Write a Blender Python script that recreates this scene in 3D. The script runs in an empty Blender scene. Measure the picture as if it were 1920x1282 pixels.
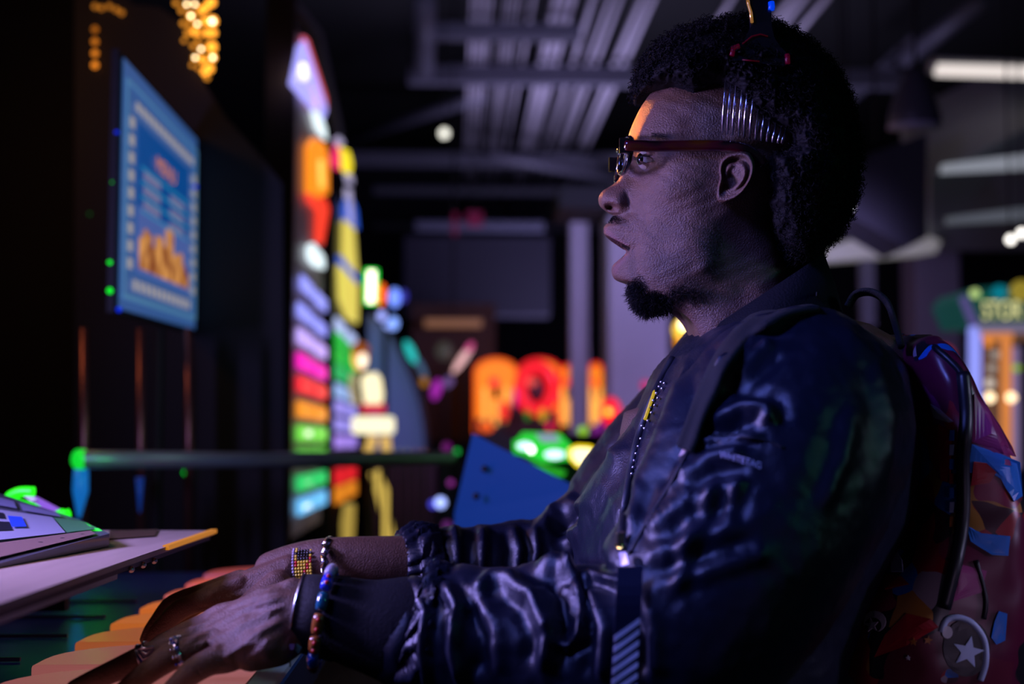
import bpy, bmesh, math, random
import numpy as np
from mathutils import Vector, Matrix, noise, Euler
from mathutils.bvhtree import BVHTree
random.seed(7); np.random.seed(7)
PI = math.pi
SC = bpy.context.scene
COL = SC.collection

# ------------------------------------------------------------------ camera, world, exposure, lights
F = 1920*50/36.0
CAMLOC = Vector((0, 0, 0.90))
cd = bpy.data.cameras.new('camera'); cam = bpy.data.objects.new('camera', cd); COL.objects.link(cam)
cam.location = CAMLOC
cam.rotation_euler = (math.radians(90+4.05), 0, math.radians(-2.36))
cd.lens = 50; cd.sensor_width = 36; cd.clip_start = 0.05; cd.clip_end = 200
cd.dof.use_dof = True; cd.dof.focus_distance = 1.29; cd.dof.aperture_fstop = 3.5
SC.camera = cam
CM = Matrix.Translation(CAMLOC) @ cam.rotation_euler.to_matrix().to_4x4()
w = bpy.data.worlds.new('world'); SC.world = w; w.use_nodes = True
w.node_tree.nodes['Background'].inputs[0].default_value = (0.55, 0.55, 0.9, 1)
w.node_tree.nodes['Background'].inputs[1].default_value = 0.018
SC.view_settings.view_transform = 'Standard'; SC.view_settings.look = 'None'
SC.view_settings.gamma = 1; SC.view_settings.exposure = 0.0
SC.view_settings.use_curve_mapping = False

def C(px, py, D):                       # camera-space point of a photo pixel at depth D
    return Vector(((px-960)/F*D, (641-py)/F*D, -D))
def P(px, py, D): return CM @ C(px, py, D)
def ray(px, py): return (CM.to_3x3() @ C(px, py, 1.0))
def PZ(px, py, z):
    r = ray(px, py); t = (z-CAMLOC.z)/r.z; return CAMLOC + r*t
def PY(px, py, y):
    r = ray(px, py); t = (y-CAMLOC.y)/r.y; return CAMLOC + r*t
def PX(px, py, x):
    r = ray(px, py); t = (x-CAMLOC.x)/r.x; return CAMLOC + r*t

def area(name, loc, target, size, color, power, sy=None, spread=PI):
    l = bpy.data.lights.new(name, 'AREA'); o = bpy.data.objects.new(name, l); COL.objects.link(o)
    l.size = size
    if sy: l.shape = 'RECTANGLE'; l.size_y = sy
    l.color = color; l.energy = power; l.spread = spread
    o.location = loc; o.rotation_euler = (Vector(target)-Vector(loc)).to_track_quat('-Z', 'Y').to_euler()
    return o
HEAD = P(1250, 400, 1.30)
# screen of the game he plays, in front of him
area('game_screen_light', (-0.80, 1.20, 1.12), P(1230, 430, 1.3), 0.18, (0.38, 0.31, 1.0), 18.0, 0.18)
area('game_screen_warm', (-1.0, 1.05, 1.32), P(1215, 350, 1.3), 0.12, (1.0, 0.72, 0.50), 0.035, 0.12, 0.35)
# warm marquee bulbs beyond him
area('marquee_light', (-0.42, 3.0, 1.85), P(1160, 215, 1.33), 0.12, (1.0, 0.22, 0.02), 0.06, 0.12, 0.10)
# blue hall light on the jacket
area('blue_hall_light', (-0.75, 0.55, 1.75), P(1370, 840, 1.15), 0.3, (0.15, 0.20, 1.0), 0.85, 0.3, 0.6)
area('desk_fill', (-0.75, 1.0, 1.55), (-0.45, 1.15, .75), 0.35, (1.0, 0.68, 0.76), 0.45, 0.35, 1.1)  # added fill over the board, no lamp modelled there
area('green_hall_light', (2.6, -0.2, 1.7), P(1650, 750, 1.3), 0.4, (0.03, 1.0, 0.5), 0.07, 0.4, 0.4)
area('backpack_fill', (2.0, 0.45, 1.3), P(1905, 980, 1.25), 0.3, (0.62, 0.46, 1.0), 0.14, 0.3, 0.24)  # added fill for the right side of the bag
area('backpack_low_fill', (0.7, -0.5, 0.55), P(1700, 1180, 1.2), 0.2, (0.8, 0.55, 1.0), 0.012, 0.2, 0.25)  # added low fill that lifts the bottom of the bag
area('ceiling_wash', (1.2, 10.4, 1.2), (1.2, 10.8, 3.5), 1.8, (0.62, 0.56, 1.0), 40.0, 1.8, 2.2)
area('ceiling_front_wash', (0.5, 4.5, 1.5), (0.8, 10.0, 3.6), 1.0, (0.55, 0.55, 1.0), 3.0, 1.0, 0.9)  # added fill so the cross beams show from the front
area('column_wash', (1.3, 5.0, 1.4), PY(1190, 640, 7.5), 0.6, (0.52, 0.42, 1.0), 7.0, 0.6, 1.6)  # unseen fill kept behind him, brightens the columns
area('right_hall_wash', (4.5, 5.0, 1.9), (4.6, 9.5, 3.3), 1.5, (0.75, 0.78, 1.0), 4.0, 1.5)

# ------------------------------------------------------------------ materials
MC = {}
def mat(name, base=(.1,.1,.1), rough=.5, metal=0., em=None, es=0., bump=0., bscale=200., var=0., vscale=20., coat=0., sheen=0., spec=.5, sss=0., trans=0.):
    if name in MC: return MC[name]
    m = bpy.data.materials.new(name); m.use_nodes = True; nt = m.node_tree
    b = nt.nodes['Principled BSDF']
    b.inputs['Base Color'].default_value = (*base, 1); b.inputs['Roughness'].default_value = rough
    b.inputs['Metallic'].default_value = metal; b.inputs['Specular IOR Level'].default_value = spec
    b.inputs['Coat Weight'].default_value = coat; b.inputs['Sheen Weight'].default_value = sheen
    if trans: b.inputs['Transmission Weight'].default_value = trans; b.inputs['IOR'].default_value = 1.05
    if sss:
        b.inputs['Subsurface Weight'].default_value = sss; b.inputs['Subsurface Radius'].default_value = (1, .35, .2); b.inputs['Subsurface Scale'].default_value = .004
    if em: b.inputs['Emission Color'].default_value = (*em, 1); b.inputs['Emission Strength'].default_value = es
    tc = nt.nodes.new('ShaderNodeTexCoord')
    if bump or var:
        n = nt.nodes.new('ShaderNodeTexNoise'); n.inputs['Scale'].default_value = bscale; n.inputs['Detail'].default_value = 4
        nt.links.new(tc.outputs['Object'], n.inputs['Vector'])
        if bump:
            bp = nt.nodes.new('ShaderNodeBump'); bp.inputs['Strength'].default_value = bump; bp.inputs['Distance'].default_value = .002
            nt.links.new(n.outputs['Fac'], bp.inputs['Height']); nt.links.new(bp.outputs['Normal'], b.inputs['Normal'])
    if var:
        n2 = nt.nodes.new('ShaderNodeTexNoise'); n2.inputs['Scale'].default_value = vscale; n2.inputs['Detail'].default_value = 3
        nt.links.new(tc.outputs['Object'], n2.inputs['Vector'])
        mx = nt.nodes.new('ShaderNodeMix'); mx.data_type = 'RGBA'
        mx.inputs['A'].default_value = (*[c*(1-var) for c in base], 1); mx.inputs['B'].default_value = (*[min(1, c*(1+var)) for c in base], 1)
        nt.links.new(n2.outputs['Fac'], mx.inputs['Factor']); nt.links.new(mx.outputs['Result'], b.inputs['Base Color'])
    MC[name] = m
    return m
def em(name, col, s): return mat(name, base=tuple(c*.3 for c in col), rough=.4, em=col, es=s)

# ------------------------------------------------------------------ object helpers
def thing(name, label, cat, loc=(0,0,0), group=None):
    o = bpy.data.objects.new(name, None); COL.objects.link(o); o.location = loc; o.empty_display_size = .05
    o['label'] = label; o['category'] = cat
    if group: o['group'] = group
    return o
def tag(o, label, cat, group=None, kind=None):
    o['label'] = label; o['category'] = cat
    if group: o['group'] = group
    if kind: o['kind'] = kind
    return o
def mesh_obj(name, verts, faces, m, parent=None, smooth=True):
    me = bpy.data.meshes.new(name); me.from_pydata([tuple(v) for v in verts], [], [tuple(f) for f in faces]); me.update()
    return put(name, me, m, parent, smooth)
def put(name, me, m, parent=None, smooth=True):
    o = bpy.data.objects.new(name, me); COL.objects.link(o)
    if m and len(me.materials) == 0: me.materials.append(m)
    if smooth: me.polygons.foreach_set('use_smooth', [True]*len(me.polygons))
    if parent:
        o.parent = parent
        if parent.type == 'EMPTY' or parent.location.length > 0:
            mw = parent.location
            pp = parent.parent
            off = Vector(mw)
            while pp: off += pp.location; pp = pp.parent
            o.matrix_parent_inverse = Matrix.Translation(-off)
    return o
class MB:
    def __init__(s): s.v = []; s.f = []
    def add(s, vs, fs):
        n = len(s.v); s.v += [Vector(v) for v in vs]; s.f += [tuple(i+n for i in f) for f in fs]; return s
    def box(s, c, d, M=None, bev=0.):
        bm = bmesh.new(); bmesh.ops.create_cube(bm, size=1)
        for v in bm.verts: v.co = Vector((v.co.x*d[0], v.co.y*d[1], v.co.z*d[2]))
        if bev: bmesh.ops.bevel(bm, geom=bm.edges[:], offset=bev, segments=2, affect='EDGES', profile=.5)
        return s.frombm(bm, (M or Matrix()) if M and c is None else Matrix.Translation(c) @ (M or Matrix()))
    def frombm(s, bm, M=Matrix()):
        bm.verts.index_update(); s.add([M @ v.co for v in bm.verts], [[v.index for v in f.verts] for f in bm.faces]); bm.free(); return s
    def ball(s, c, r, M=None, seg=20):
        bm = bmesh.new(); bmesh.ops.create_uvsphere(bm, u_segments=seg, v_segments=max(6, seg//2), radius=1)
        if not hasattr(r, '__len__'): r = (r, r, r)
        return s.frombm(bm, Matrix.Translation(c) @ (M or Matrix()) @ Matrix.Diagonal((*r, 1)))
    def hexa(s, top, bot):               # two quads
        return s.add(list(top)+list(bot), [(0,1,2,3), (7,6,5,4), (0,4,5,1), (1,5,6,2), (2,6,7,3), (3,7,4,0)])
    def prism(s, pts, vec):
        n = len(pts); vec = Vector(vec)
        return s.add([Vector(p) for p in pts]+[Vector(p)+vec for p in pts],
              [tuple(range(n)), tuple(range(2*n-1, n-1, -1))]+[(i, i+n, (i+1) % n+n, (i+1) % n) for i in range(n)])
    def tube(s, pts, rs, seg=10, el=None, caps=True, up=None):
        pts = [Vector(p) for p in pts]; n = len(pts)
        if not hasattr(rs, '__len__'): rs = [rs]*n
        V = []; u = None
        for i, p in enumerate(pts):
            t = (pts[min(i+1, n-1)]-pts[max(i-1, 0)]).normalized()
            if u is None: u = (up or (Vector((0,0,1)) if abs(t.z) < .9 else Vector((1,0,0))))
            u = (u - t*u.dot(t)).normalized(); v_ = t.cross(u)
            r = rs[i]; a, b = (r if hasattr(r, '__len__') else (r, r))
            for k in range(seg):
                q = 2*PI*k/seg; V.append(p+u*math.cos(q)*a+v_*math.sin(q)*b)
        Fc = [(i*seg+k, i*seg+(k+1) % seg, (i+1)*seg+(k+1) % seg, (i+1)*seg+k) for i in range(n-1) for k in range(seg)]
        if caps: Fc += [tuple(range(seg-1, -1, -1)), tuple(range((n-1)*seg, n*seg))]
        return s.add(V, Fc)
    def build(s, name, m, parent=None, smooth=False): return mesh_obj(name, s.v, s.f, m, parent, smooth)
def cr(p0, p1, p2, p3, t): return .5*((2*p1)+(-p0+p2)*t+(2*p0-5*p1+4*p2-p3)*t*t+(-p0+3*p1-3*p2+p3)*t**3)
def spline(A, n):                        # Catmull-Rom along axis 0 of array, n samples per span
    A = np.asarray(A, float); out = []
    m = len(A)
    for i in range(m-1):
        a, b, c, d = A[max(i-1, 0)], A[i], A[i+1], A[min(i+2, m-1)]
        for k in range(n): out.append(cr(a, b, c, d, k/n))
    out.append(A[-1]); return np.array(out)
def sweep(mb, rows, seg=24, per=5, M=None, up=None, cap=True):     # rows (px,py,D,r) -> tube in camera space, rounded ends
    S = spline([list(C(r[0], r[1], r[2]))+[r[3], r[4] if len(r) > 4 else r[3]] for r in rows], per)
    pts = [Vector(x[:3]) for x in S]; rs = [(x[3], x[4]) for x in S]
    if cap:
        for e in (0, 1):
            a, b = (pts[0], pts[1]) if e == 0 else (pts[-1], pts[-2])
            r = rs[0] if e == 0 else rs[-1]; t = (a-b).normalized(); ex = []
            for q in (.35, .7, 1.0, 1.25, 1.5):
                ex.append((a+t*math.sin(q)*r[0], (r[0]*math.cos(q), r[1]*math.cos(q))))
            if e == 0: ex.reverse(); pts = [x[0] for x in ex]+pts; rs = [x[1] for x in ex]+rs
            else: pts += [x[0] for x in ex]; rs += [x[1] for x in ex]
    mb.tube(pts, rs, seg, up=up); return mb
def proj(co):                            # camera-space -> photo pixel
    return 960-co[0]/co[2]*F, 641+co[1]/co[2]*F
def remesh(mb, vox, smooth=4, name='tmp'):
    o = mb.build(name, None); md = o.modifiers.new('r', 'REMESH'); md.mode = 'VOXEL'; md.voxel_size = vox
    if smooth: s = o.modifiers.new('s', 'SMOOTH'); s.factor = .5; s.iterations = smooth
    dg = bpy.context.evaluated_depsgraph_get()
    me = bpy.data.meshes.new_from_object(o.evaluated_get(dg)); bpy.data.objects.remove(o)
    return me
def get_np(me):
    n = len(me.vertices); co = np.empty(n*3); me.vertices.foreach_get('co', co)
    no = np.empty(n*3); me.vertices.foreach_get('normal', no); return co.reshape(-1, 3), no.reshape(-1, 3)
def set_co(me, co): me.vertices.foreach_set('co', co.ravel()); me.update()
def to_world(me): me.transform(CM)
def seg_dist(px, py, line):
    best = np.full(px.shape, 1e9); par = np.zeros(px.shape); L = len(line)-1
    for i in range(L):
        ax, ay = line[i][:2]; bx, by = line[i+1][:2]; dx, dy = bx-ax, by-ay
        t = np.clip(((px-ax)*dx+(py-ay)*dy)/(dx*dx+dy*dy), 0, 1)
        d = np.hypot(px-ax-t*dx, py-ay-t*dy); m = d < best
        best = np.where(m, d, best); par = np.where(m, (i+t)/L, par)
    return best, par
def in_poly(px, py, poly):
    ins = np.zeros(px.shape, bool); n = len(poly)
    for i in range(n):
        x1, y1 = poly[i]; x2, y2 = poly[(i+1) % n]
        c = ((y1 > py) != (y2 > py)) & (px < (x2-x1)*(py-y1)/((y2-y1) or 1e-9)+x1); ins ^= c
    return ins
def text_mesh(txt, size, depth=.0005):
    cu = bpy.data.curves.new('t', 'FONT'); cu.body = txt; cu.size = size; cu.extrude = depth; cu.align_x = 'CENTER'; cu.align_y = 'CENTER'
    o = bpy.data.objects.new('t', cu); COL.objects.link(o)
    dg = bpy.context.evaluated_depsgraph_get(); me = bpy.data.meshes.new_from_object(o.evaluated_get(dg)); bpy.data.objects.remove(o)
    return me

# ================================================================== THE ROOM
black = mat('black_paint', (.007, .007, .009), .6, bump=.2, bscale=60)
fl = MB().box((0, 7, -.05), (16, 20, .1)).build('floor', mat('dark_carpet', (.03, .028, .045), .9, bump=.6, bscale=300, var=.4, vscale=3)); fl['kind'] = 'structure'
ce = MB().box((0, 7, 4.35), (16, 20, .1)).build('ceiling', mat('dark_ceiling', (.008, .008, .010), .8, var=.3)); ce['kind'] = 'structure'
dw = mat('dark_wall', (.022, .02, .035), .8, var=.3, vscale=2)
for nm, c, d in (('wall_back', (0, 17.05, 2.15), (16, .1, 4.4)), ('wall_left', (-4.05, 9, 2.15), (.1, 16, 4.4)), ('wall_right', (8.05, 9, 2.15), (.1, 16, 4.4))):
    MB().box(c, d).build(nm, dw)['kind'] = 'structure'
# ceiling conduits
steel = mat('painted_steel', (.16, .155, .21), .5, metal=.2, bump=.2, bscale=30)
zc = 3.5
def xat(px0): r = PZ(px0, 0, zc); return r.x
groups = [(886, 12, 4, .028), (950, 10, 4, .016), (1004, 18, 1, .03), (1048, 17, 3, .05), (1120, 22, 1, .045), (1152, 20, 2, .04), (1216, 22, 2, .055), (1390, 20, 1, .05), (1510, 24, 2, .07), (1575, 20, 1, .06)]
proto = None; n = 0
for gx, st, cnt, r in groups:
    for k in range(cnt):
        X = xat(gx+k*st); mb = MB().tube([(X, 5.5, zc+.05+r), (X, 16.9, zc+.05+r)], r*.40, 10)
        o = mb.build('conduit', mat('conduit_grey', (.75, .70, .82), .45, metal=.2), smooth=True); tag(o, 'grey metal conduit running away under the dark ceiling between the cross beams', 'pipe', 'conduits under the ceiling')
for i, (py, x0, x1, h) in enumerate(((50, 800, 1090, .10), (132, 765, 1700, .13), (292, 640, 1480, .13), (352, 700, 1300, .08), (420, 700, 1300, .08))):
    a, b = PZ(x0, py, zc), PZ(x1, py, zc); y = a.y
    o = MB().box(((a.x+b.x)/2, y, zc-.03), (b.x-a.x, .10, h), bev=.01).build('ceiling_beam', steel)
    tag(o, ['grey strut across the ceiling, nearest the camera', 'long grey beam across the ceiling behind the top of his hair', 'long grey beam across the ceiling level with his glasses', 'thin dim beam across the ceiling just beyond the one level with his glasses', 'farthest dim beam across the ceiling'][i], 'beam')
for i, (a, b, r, z2) in enumerate((((650, 262), (905, 180), .05, 3.6), ((1660, 140), (1840, 0), .06, 3.6), ((1600, 180), (1720, 70), .05, 3.7), ((795, 0), (795, 130), .07, 3.42), ((915, 290), (1190, 340), .05, 3.3))):
    o = MB().tube([PZ(*a, z2), PZ(*b, z2)], r, 8).build('ceiling_strut', steel, smooth=True)
    tag(o, ['slanting strut left of the round white ceiling lamp', 'slanting strut above the hanging bell-shaped lamp', 'short dim strut right of the hair pick', 'upright-looking strut above the left end of the ceiling beam', 'thin slanting strut left of his glasses'][i], 'beam')
# round lamps
def lamp_ball(px, py, D, rpx, col, s, name, label, cat='light', group=None, sup=0):
    o = MB().ball(P(px, py, D), rpx/F*D, seg=16).build(name, em('glow_%s_%s_%s_%s' % (int(col[0]*100), int(col[1]*100), int(col[2]*100), int(s*10)), col, s), smooth=True)
    tag(o, label, cat, group)
    if sup:
        c = P(px, py, D); z1 = .0 if sup < 0 else 4.3
        MB().tube([c, (c.x, c.y, z1)], .004, 6).build('bracket', black, o)
    return o
lamp_ball(833, 250, 8, 9, (1, .98, .85), 1.6, 'ceiling_lamp', 'round white ceiling lamp glowing left of his face', sup=1)
t = thing('tube_light', 'long glowing fluorescent tube light at upper right', 'light', P(1835, 132, 6))
mb = MB().box(None, (.62, .10, .05), Matrix.Translation(P(1880, 128, 6.0)) @ Matrix.Rotation(math.radians(2), 4, 'Y'), bev=.01); mb.build('housing', mat('white_enamel', (.5, .5, .5), .4), t)
MB().tube([P(1755, 131, 5.95), P(1990, 138, 5.95)], .028, 12).build('tube', em('tube_glow', (.95, .85, .8), .9), t, True)
# hanging bell lamp
t = thing('pendant_lamp', 'dark bell-shaped pendant lamp hanging below the struts at upper right', 'lamp', P(1715, 120, 4.5))
prof = [(.02, 128), (.035, 140), (.055, 165), (.072, 195), (.082, 222), (.080, 236)]
top = P(1715, 128, 4.5); mb = MB(); rings = []
for r, py in prof: rings.append((P(1715, py, 4.5), r))
mb.tube([x[0] for x in rings], [x[1] for x in rings], 28); mb.build('lamp_shade', mat('dark_enamel', (.08, .08, .09), .35), t, True)
MB().tube([P(1715, 234, 4.5), P(1715, 240, 4.5)], .084, 28).build('rim', mat('pale_rim', (.5, .48, .55), .4), t, True)
MB().tube([P(1715, 130, 4.5), P(1715, -60, 4.5)], .006, 6).build('cord', black, t)
# soffit on the right
pan = mat('pale_soffit', (.35, .36, .42), .7, var=.2, vscale=2)
def quadbox(pts, vec, name, m, parent=None): return MB().prism(pts, vec).build(name, m, parent)
so = quadbox([P(1745, 330, 6), P(1925, 240, 6), P(2100, 240, 6), P(2100, 470, 7.5), P(1745, 470, 7.5)], (0, .4, .35), 'ceiling_panel', pan)
tag(so, 'pale sloping ceiling panel at the right edge', 'ceiling panel')
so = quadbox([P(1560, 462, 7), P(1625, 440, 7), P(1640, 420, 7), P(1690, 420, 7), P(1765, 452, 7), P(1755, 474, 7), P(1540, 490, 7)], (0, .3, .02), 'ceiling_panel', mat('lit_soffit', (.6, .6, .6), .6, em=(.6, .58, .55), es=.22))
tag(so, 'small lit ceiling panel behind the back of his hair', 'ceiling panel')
for k, (y0, y1, c, s) in enumerate(((293, 312, (.8, .85, 1), .28), (392, 408, (.6, .65, .8), .12))):
    o = quadbox([P(1770+k*10, y0+14, 5.9), P(1935, y0-6, 5.9), P(1935, y1-6+8, 5.9), P(1770+k*10, y1+10, 5.9)], (0, .05, .0), 'light_strip', em('soffit_glow%d' % k, c, s))
    tag(o, ['upper glowing strip on the sloping panel at right', 'lower dim strip on the sloping panel at right'][k], 'light')
o = quadbox([P(1600, 300, 5.5), P(1738, 250, 5.5), P(1738, 445, 5.5), P(1700, 465, 5.5), P(1590, 400, 5.5)], (0, .3, 0), 'duct', mat('duct_dark', (.05, .05, .07), .7)); tag(o, 'dark ventilation duct behind the pendant lamp', 'duct')
for k, (px, py, r) in enumerate(((1592, 388, 7), (1895, 449, 8), (1916, 437, 8), (1580, 408, 5))):
    lamp_ball(px, py, 5.2, r, (1, .95, .88), [1.2, 3, 3, .6][k], 'hanging_bulb', ['white bulb just behind the back of his hair', 'left white bulb of the pair at the right edge above the claw machine', 'right white bulb of the pair at the right edge above the claw machine', 'dim small bulb touching the back of his hair'][k], sup=1)
# columns
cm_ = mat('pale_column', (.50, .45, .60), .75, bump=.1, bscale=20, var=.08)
def column(x0, x1, ptop, Y, label, m=cm_):
    a, b = PY(x0, 830, Y), PY(x1, 830, Y); z = PY(x0, ptop, Y).z
    o = MB().box(((a.x+b.x)/2, Y+(b.x-a.x)/2, z/2), (b.x-a.x, b.x-a.x, z), bev=.015).build('column', m); tag(o, label, 'column'); return o
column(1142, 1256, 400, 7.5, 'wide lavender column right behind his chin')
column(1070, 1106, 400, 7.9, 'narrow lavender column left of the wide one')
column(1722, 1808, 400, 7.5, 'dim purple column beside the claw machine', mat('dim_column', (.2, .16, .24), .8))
bz = PY(1100, 398, 7.5).z
o = MB().box((1.1, 7.6, bz+.06), (1.1, .5, .12), bev=.01).build('bulkhead', mat('bulkhead_dark', (.02, .02, .03), .8)); tag(o, 'long dark bulkhead resting on the columns', 'bulkhead')
o = MB().box((PY(895, 500, 11).x, 11.2, PY(895, 515, 11).z), (1.15, .3, .62), bev=.01).build('bulkhead', mat('bulkhead', (.014, .012, .03), .8)); tag(o, 'dark bulkhead hanging in the distance left of the wide column', 'bulkhead')
o = MB().box(PY(900, 424, 11), (1.0, .1, .06)).build('bulkhead_trim', mat('trimd', (.1, .1, .16), .6)); tag(o, 'thin dim trim beam above the dark bulkhead', 'beam')
for k, (px, py) in enumerate(((852, 420), (890, 410))):
    o = MB().box(P(px, py, 10), (.03+.08*k, .03, .16-.06*k)).build('exit_glow', em('magenta_dim%d' % k, (1, .02, .25), [.10, .03][k])); tag(o, ['small upright magenta glow below the ceiling beams', 'very faint magenta smear below the ceiling beams'][k], 'light')
o = MB().box(P(1625, 520, 7.2), (.07, .05, .5)).build('hanger_pole', steel); tag(o, 'short pole behind his shoulder under the lit ceiling panel', 'pole')

# ================================================================== LEFT: cabinets, poster screen, bulbs
def cabinet(pix, D, vec, name, label, m=black):
    o = quadbox([P(x, y, D) for x, y in pix], vec, name, m); tag(o, label, 'arcade cabinet'); return o
cabinet([(140, 1075), (140, -20), (215, -20), (250, 8), (300, 14), (338, 42), (368, 110), (385, 160), (425, 222), (480, 282), (530, 345), (535, 1075)], 3.25, (-.115, .9, 0), 'arcade_cabinet', 'tall black arcade cabinet with a curved top behind the menu screen')
cabinet([(-300, 1400), (-300, -200), (150, -200), (165, 60), (150, 600), (150, 1200)], 3.9, (0, .6, 0), 'arcade_cabinet', 'black arcade cabinet filling the left edge of the frame')
# bulbs
bp = [(398, 40, 10), (397, 88, 10), (392, 128, 9), (377, 92, 6), (380, 112, 7), (384, 135, 7), (366, 108, 6), (362, 86, 5), (352, 62, 6), (343, 44, 5), (366, 60, 7), (372, 76, 5), (358, 30, 7), (340, 20, 5), (378, 20, 7), (365, 8, 6), (396, 4, 9), (330, 6, 5), (350, 8, 6), (372, 128, 4), (360, 122, 4), (345, 76, 4), (388, 62, 7), (384, 40, 7), (370, 45, 6), (386, 14, 7), (400, 62, 7), (399, 108, 7), (374, 62, 5), (356, 48, 5), (388, 146, 5)]
for px, py, r in bp:
    lamp_ball(px, py, 3.22, r*1.0, (1, .36, .03), 2.2 if r > 6 else .9, 'marquee_bulb', 'glowing amber bulb in the cluster on the curved top of the black cabinet', 'light bulb', 'amber marquee bulbs on the cabinet top')
for px, py, r in bp[::3]:
    if r > 5: lamp_ball(px, py, 3.19, r*.5, (1, .8, .45), 6, 'bulb_core', 'bright yellow bulb at the front of the amber cluster on the cabinet top', 'light bulb', 'bright bulbs of the amber cluster')
for k, (px, py) in enumerate(((178, 12), (190, 15), (205, 12), (218, 18), (228, 24))):
    lamp_ball(px, py, 3.24, 5, (1, .33, .03), .5, 'marquee_bulb', 'dim amber bulb in the row at the top left of the cabinet', 'light bulb', 'dim amber bulbs in the top left row')
for k, (py) in enumerate((55, 78, 100, 122)):
    lamp_ball(178, py, 3.24, 6, (1, .28, .02), .4+.25*k, 'amber_bulb', 'amber bulb in the short vertical string left of the menu screen', 'light bulb', 'vertical string of amber bulbs')
# ---- menu screen (plane from near left edge to far right edge)
NL, NB = P(228, 108, 2.45), P(219, 578, 2.45)
D2 = 2.45*1.32
FR, FB = P(366, 262, D2), P(362, 617, D2)
t = thing('menu_screen', 'tall glowing blue menu screen with an orange food picture on the black cabinet', 'screen', NB)
nrm = (FR-NL).cross(NB-NL).normalized()
if nrm.dot(CAMLOC-NL) < 0: nrm = -nrm
def sp(u, v, h=0.): return (NL*(1-u)+FR*u)*(1-v)+(NB*(1-u)+FB*u)*v+nrm*h
def patch(rects, h, name, m, parent=t):
    mb = MB()
    for u0, v0, u1, v1 in rects:
        q = [sp(u0, v0, h), sp(u1, v0, h), sp(u1, v1, h), sp(u0, v1, h)]; mb.prism(q, -nrm*.0015)
    return mb.build(name, m, parent)
mb = MB().prism([sp(-.03, -.02, 0), sp(1.03, -.02, 0), sp(1.03, 1.02, 0), sp(-.03, 1.02, 0)], -nrm*.012); mb.build('casing', black, t)
patch([(0, 0, 1, 1)], .004, 'display', em('scr_blue', (.06, .17, .50), .50))
patch([(.16, .2, .86, .83)], .006, 'inner_panel', em('scr_deep', (.005, .10, .42), .55))
patch([(.16, .55, .86, .83)], .0075, 'lower_panel', em('scr_mid', (.10, .17, .52), .6))
cream = em('scr_cream', (.55, .50, .50), .55)
dash = []
for k in range(9): dash += [(.055, .21+.072*k, .10, .21+.072*k+.042), (.90, .21+.072*k, .945, .21+.072*k+.042)]
for k in range(13): dash.append((.12+.062*k, .13, .12+.062*k+.04, .165))
for k in range(12): dash.append((.12+.065*k, .865, .12+.065*k+.035, .91))
patch(dash, .009, 'border_lettering', cream)
patch([(.02, .07, .98, .08), (.02, .935, .98, .955), (.02, .07, .035, .955), (.965, .07, .98, .955)], .008, 'border_line', em('scr_line', (.10, .28, .50), .6))
tb = []
for k in range(3):
    for j in range(2):
        u0 = .22+.34*j; v0 = .39+.062*k+.015*j
        for q in range(3): tb.append((u0, v0+q*.013, u0+.2, v0+q*.013+.006))
patch(tb, .009, 'menu_text', em('scr_text', (.40, .34, .50), .5))
patch([(.19, .375+.062*k, .84, .382+.062*k) for k in range(4)], .0085, 'divider', em('scr_div', (.03, .35, .60), .6))
me = text_mesh('MENU', .1); M = Matrix.Identity(4)
ux = (sp(.62, .3)-sp(.36, .3)); uy = (sp(.5, .27)-sp(.5, .335)); cc = sp(.49, .315, .01)
xs = [v.co.x for v in me.vertices]; ys = [v.co.y for v in me.vertices]; wx, wy = max(xs)-min(xs), max(ys)-min(ys)
for v in me.vertices: v.co = cc+ux*(v.co.x/wx)+uy*(v.co.y/wy)+nrm*v.co.z*.2
put('title', me, em('scr_title', (1, .32, .10), .6), t, False)
food = []
hs = [.70, .66, .67, .72, .66, .655, .69, .60, .60, .71, .69, .68, .73, .76]
mb = MB()
for k, h0 in enumerate(hs):
    u0 = .17+.047*k; q = [sp(u0, h0-.015, .011), sp(u0+.024, h0-.03, .011), sp(u0+.047, h0-.015, .011), sp(u0+.047, .81, .011), sp(u0, .81, .011)]; mb.prism(q, -nrm*.002)
fm = bpy.data.materials.new('food_picture'); fm.use_nodes = True; nt = fm.node_tree; b = nt.nodes['Principled BSDF']; tn = nt.nodes.new('ShaderNodeTexNoise'); tn.inputs['Scale'].default_value = 22
rp = nt.nodes.new('ShaderNodeValToRGB'); rp.color_ramp.elements[0].position = .35; rp.color_ramp.elements[0].color = (.28, .06, .02, 1); rp.color_ramp.elements[1].position = .65; rp.color_ramp.elements[1].color = (1, .45, .12, 1)
tc = nt.nodes.new('ShaderNodeTexCoord'); nt.links.new(tc.outputs['Object'], tn.inputs[0]); nt.links.new(tn.outputs['Fac'], rp.inputs[0]); nt.links.new(rp.outputs[0], b.inputs['Emission Color']); b.inputs['Emission Strength'].default_value = .7; b.inputs['Base Color'].default_value = (.1, .05, .02, 1)
mb.build('food_picture', fm, t)
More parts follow.
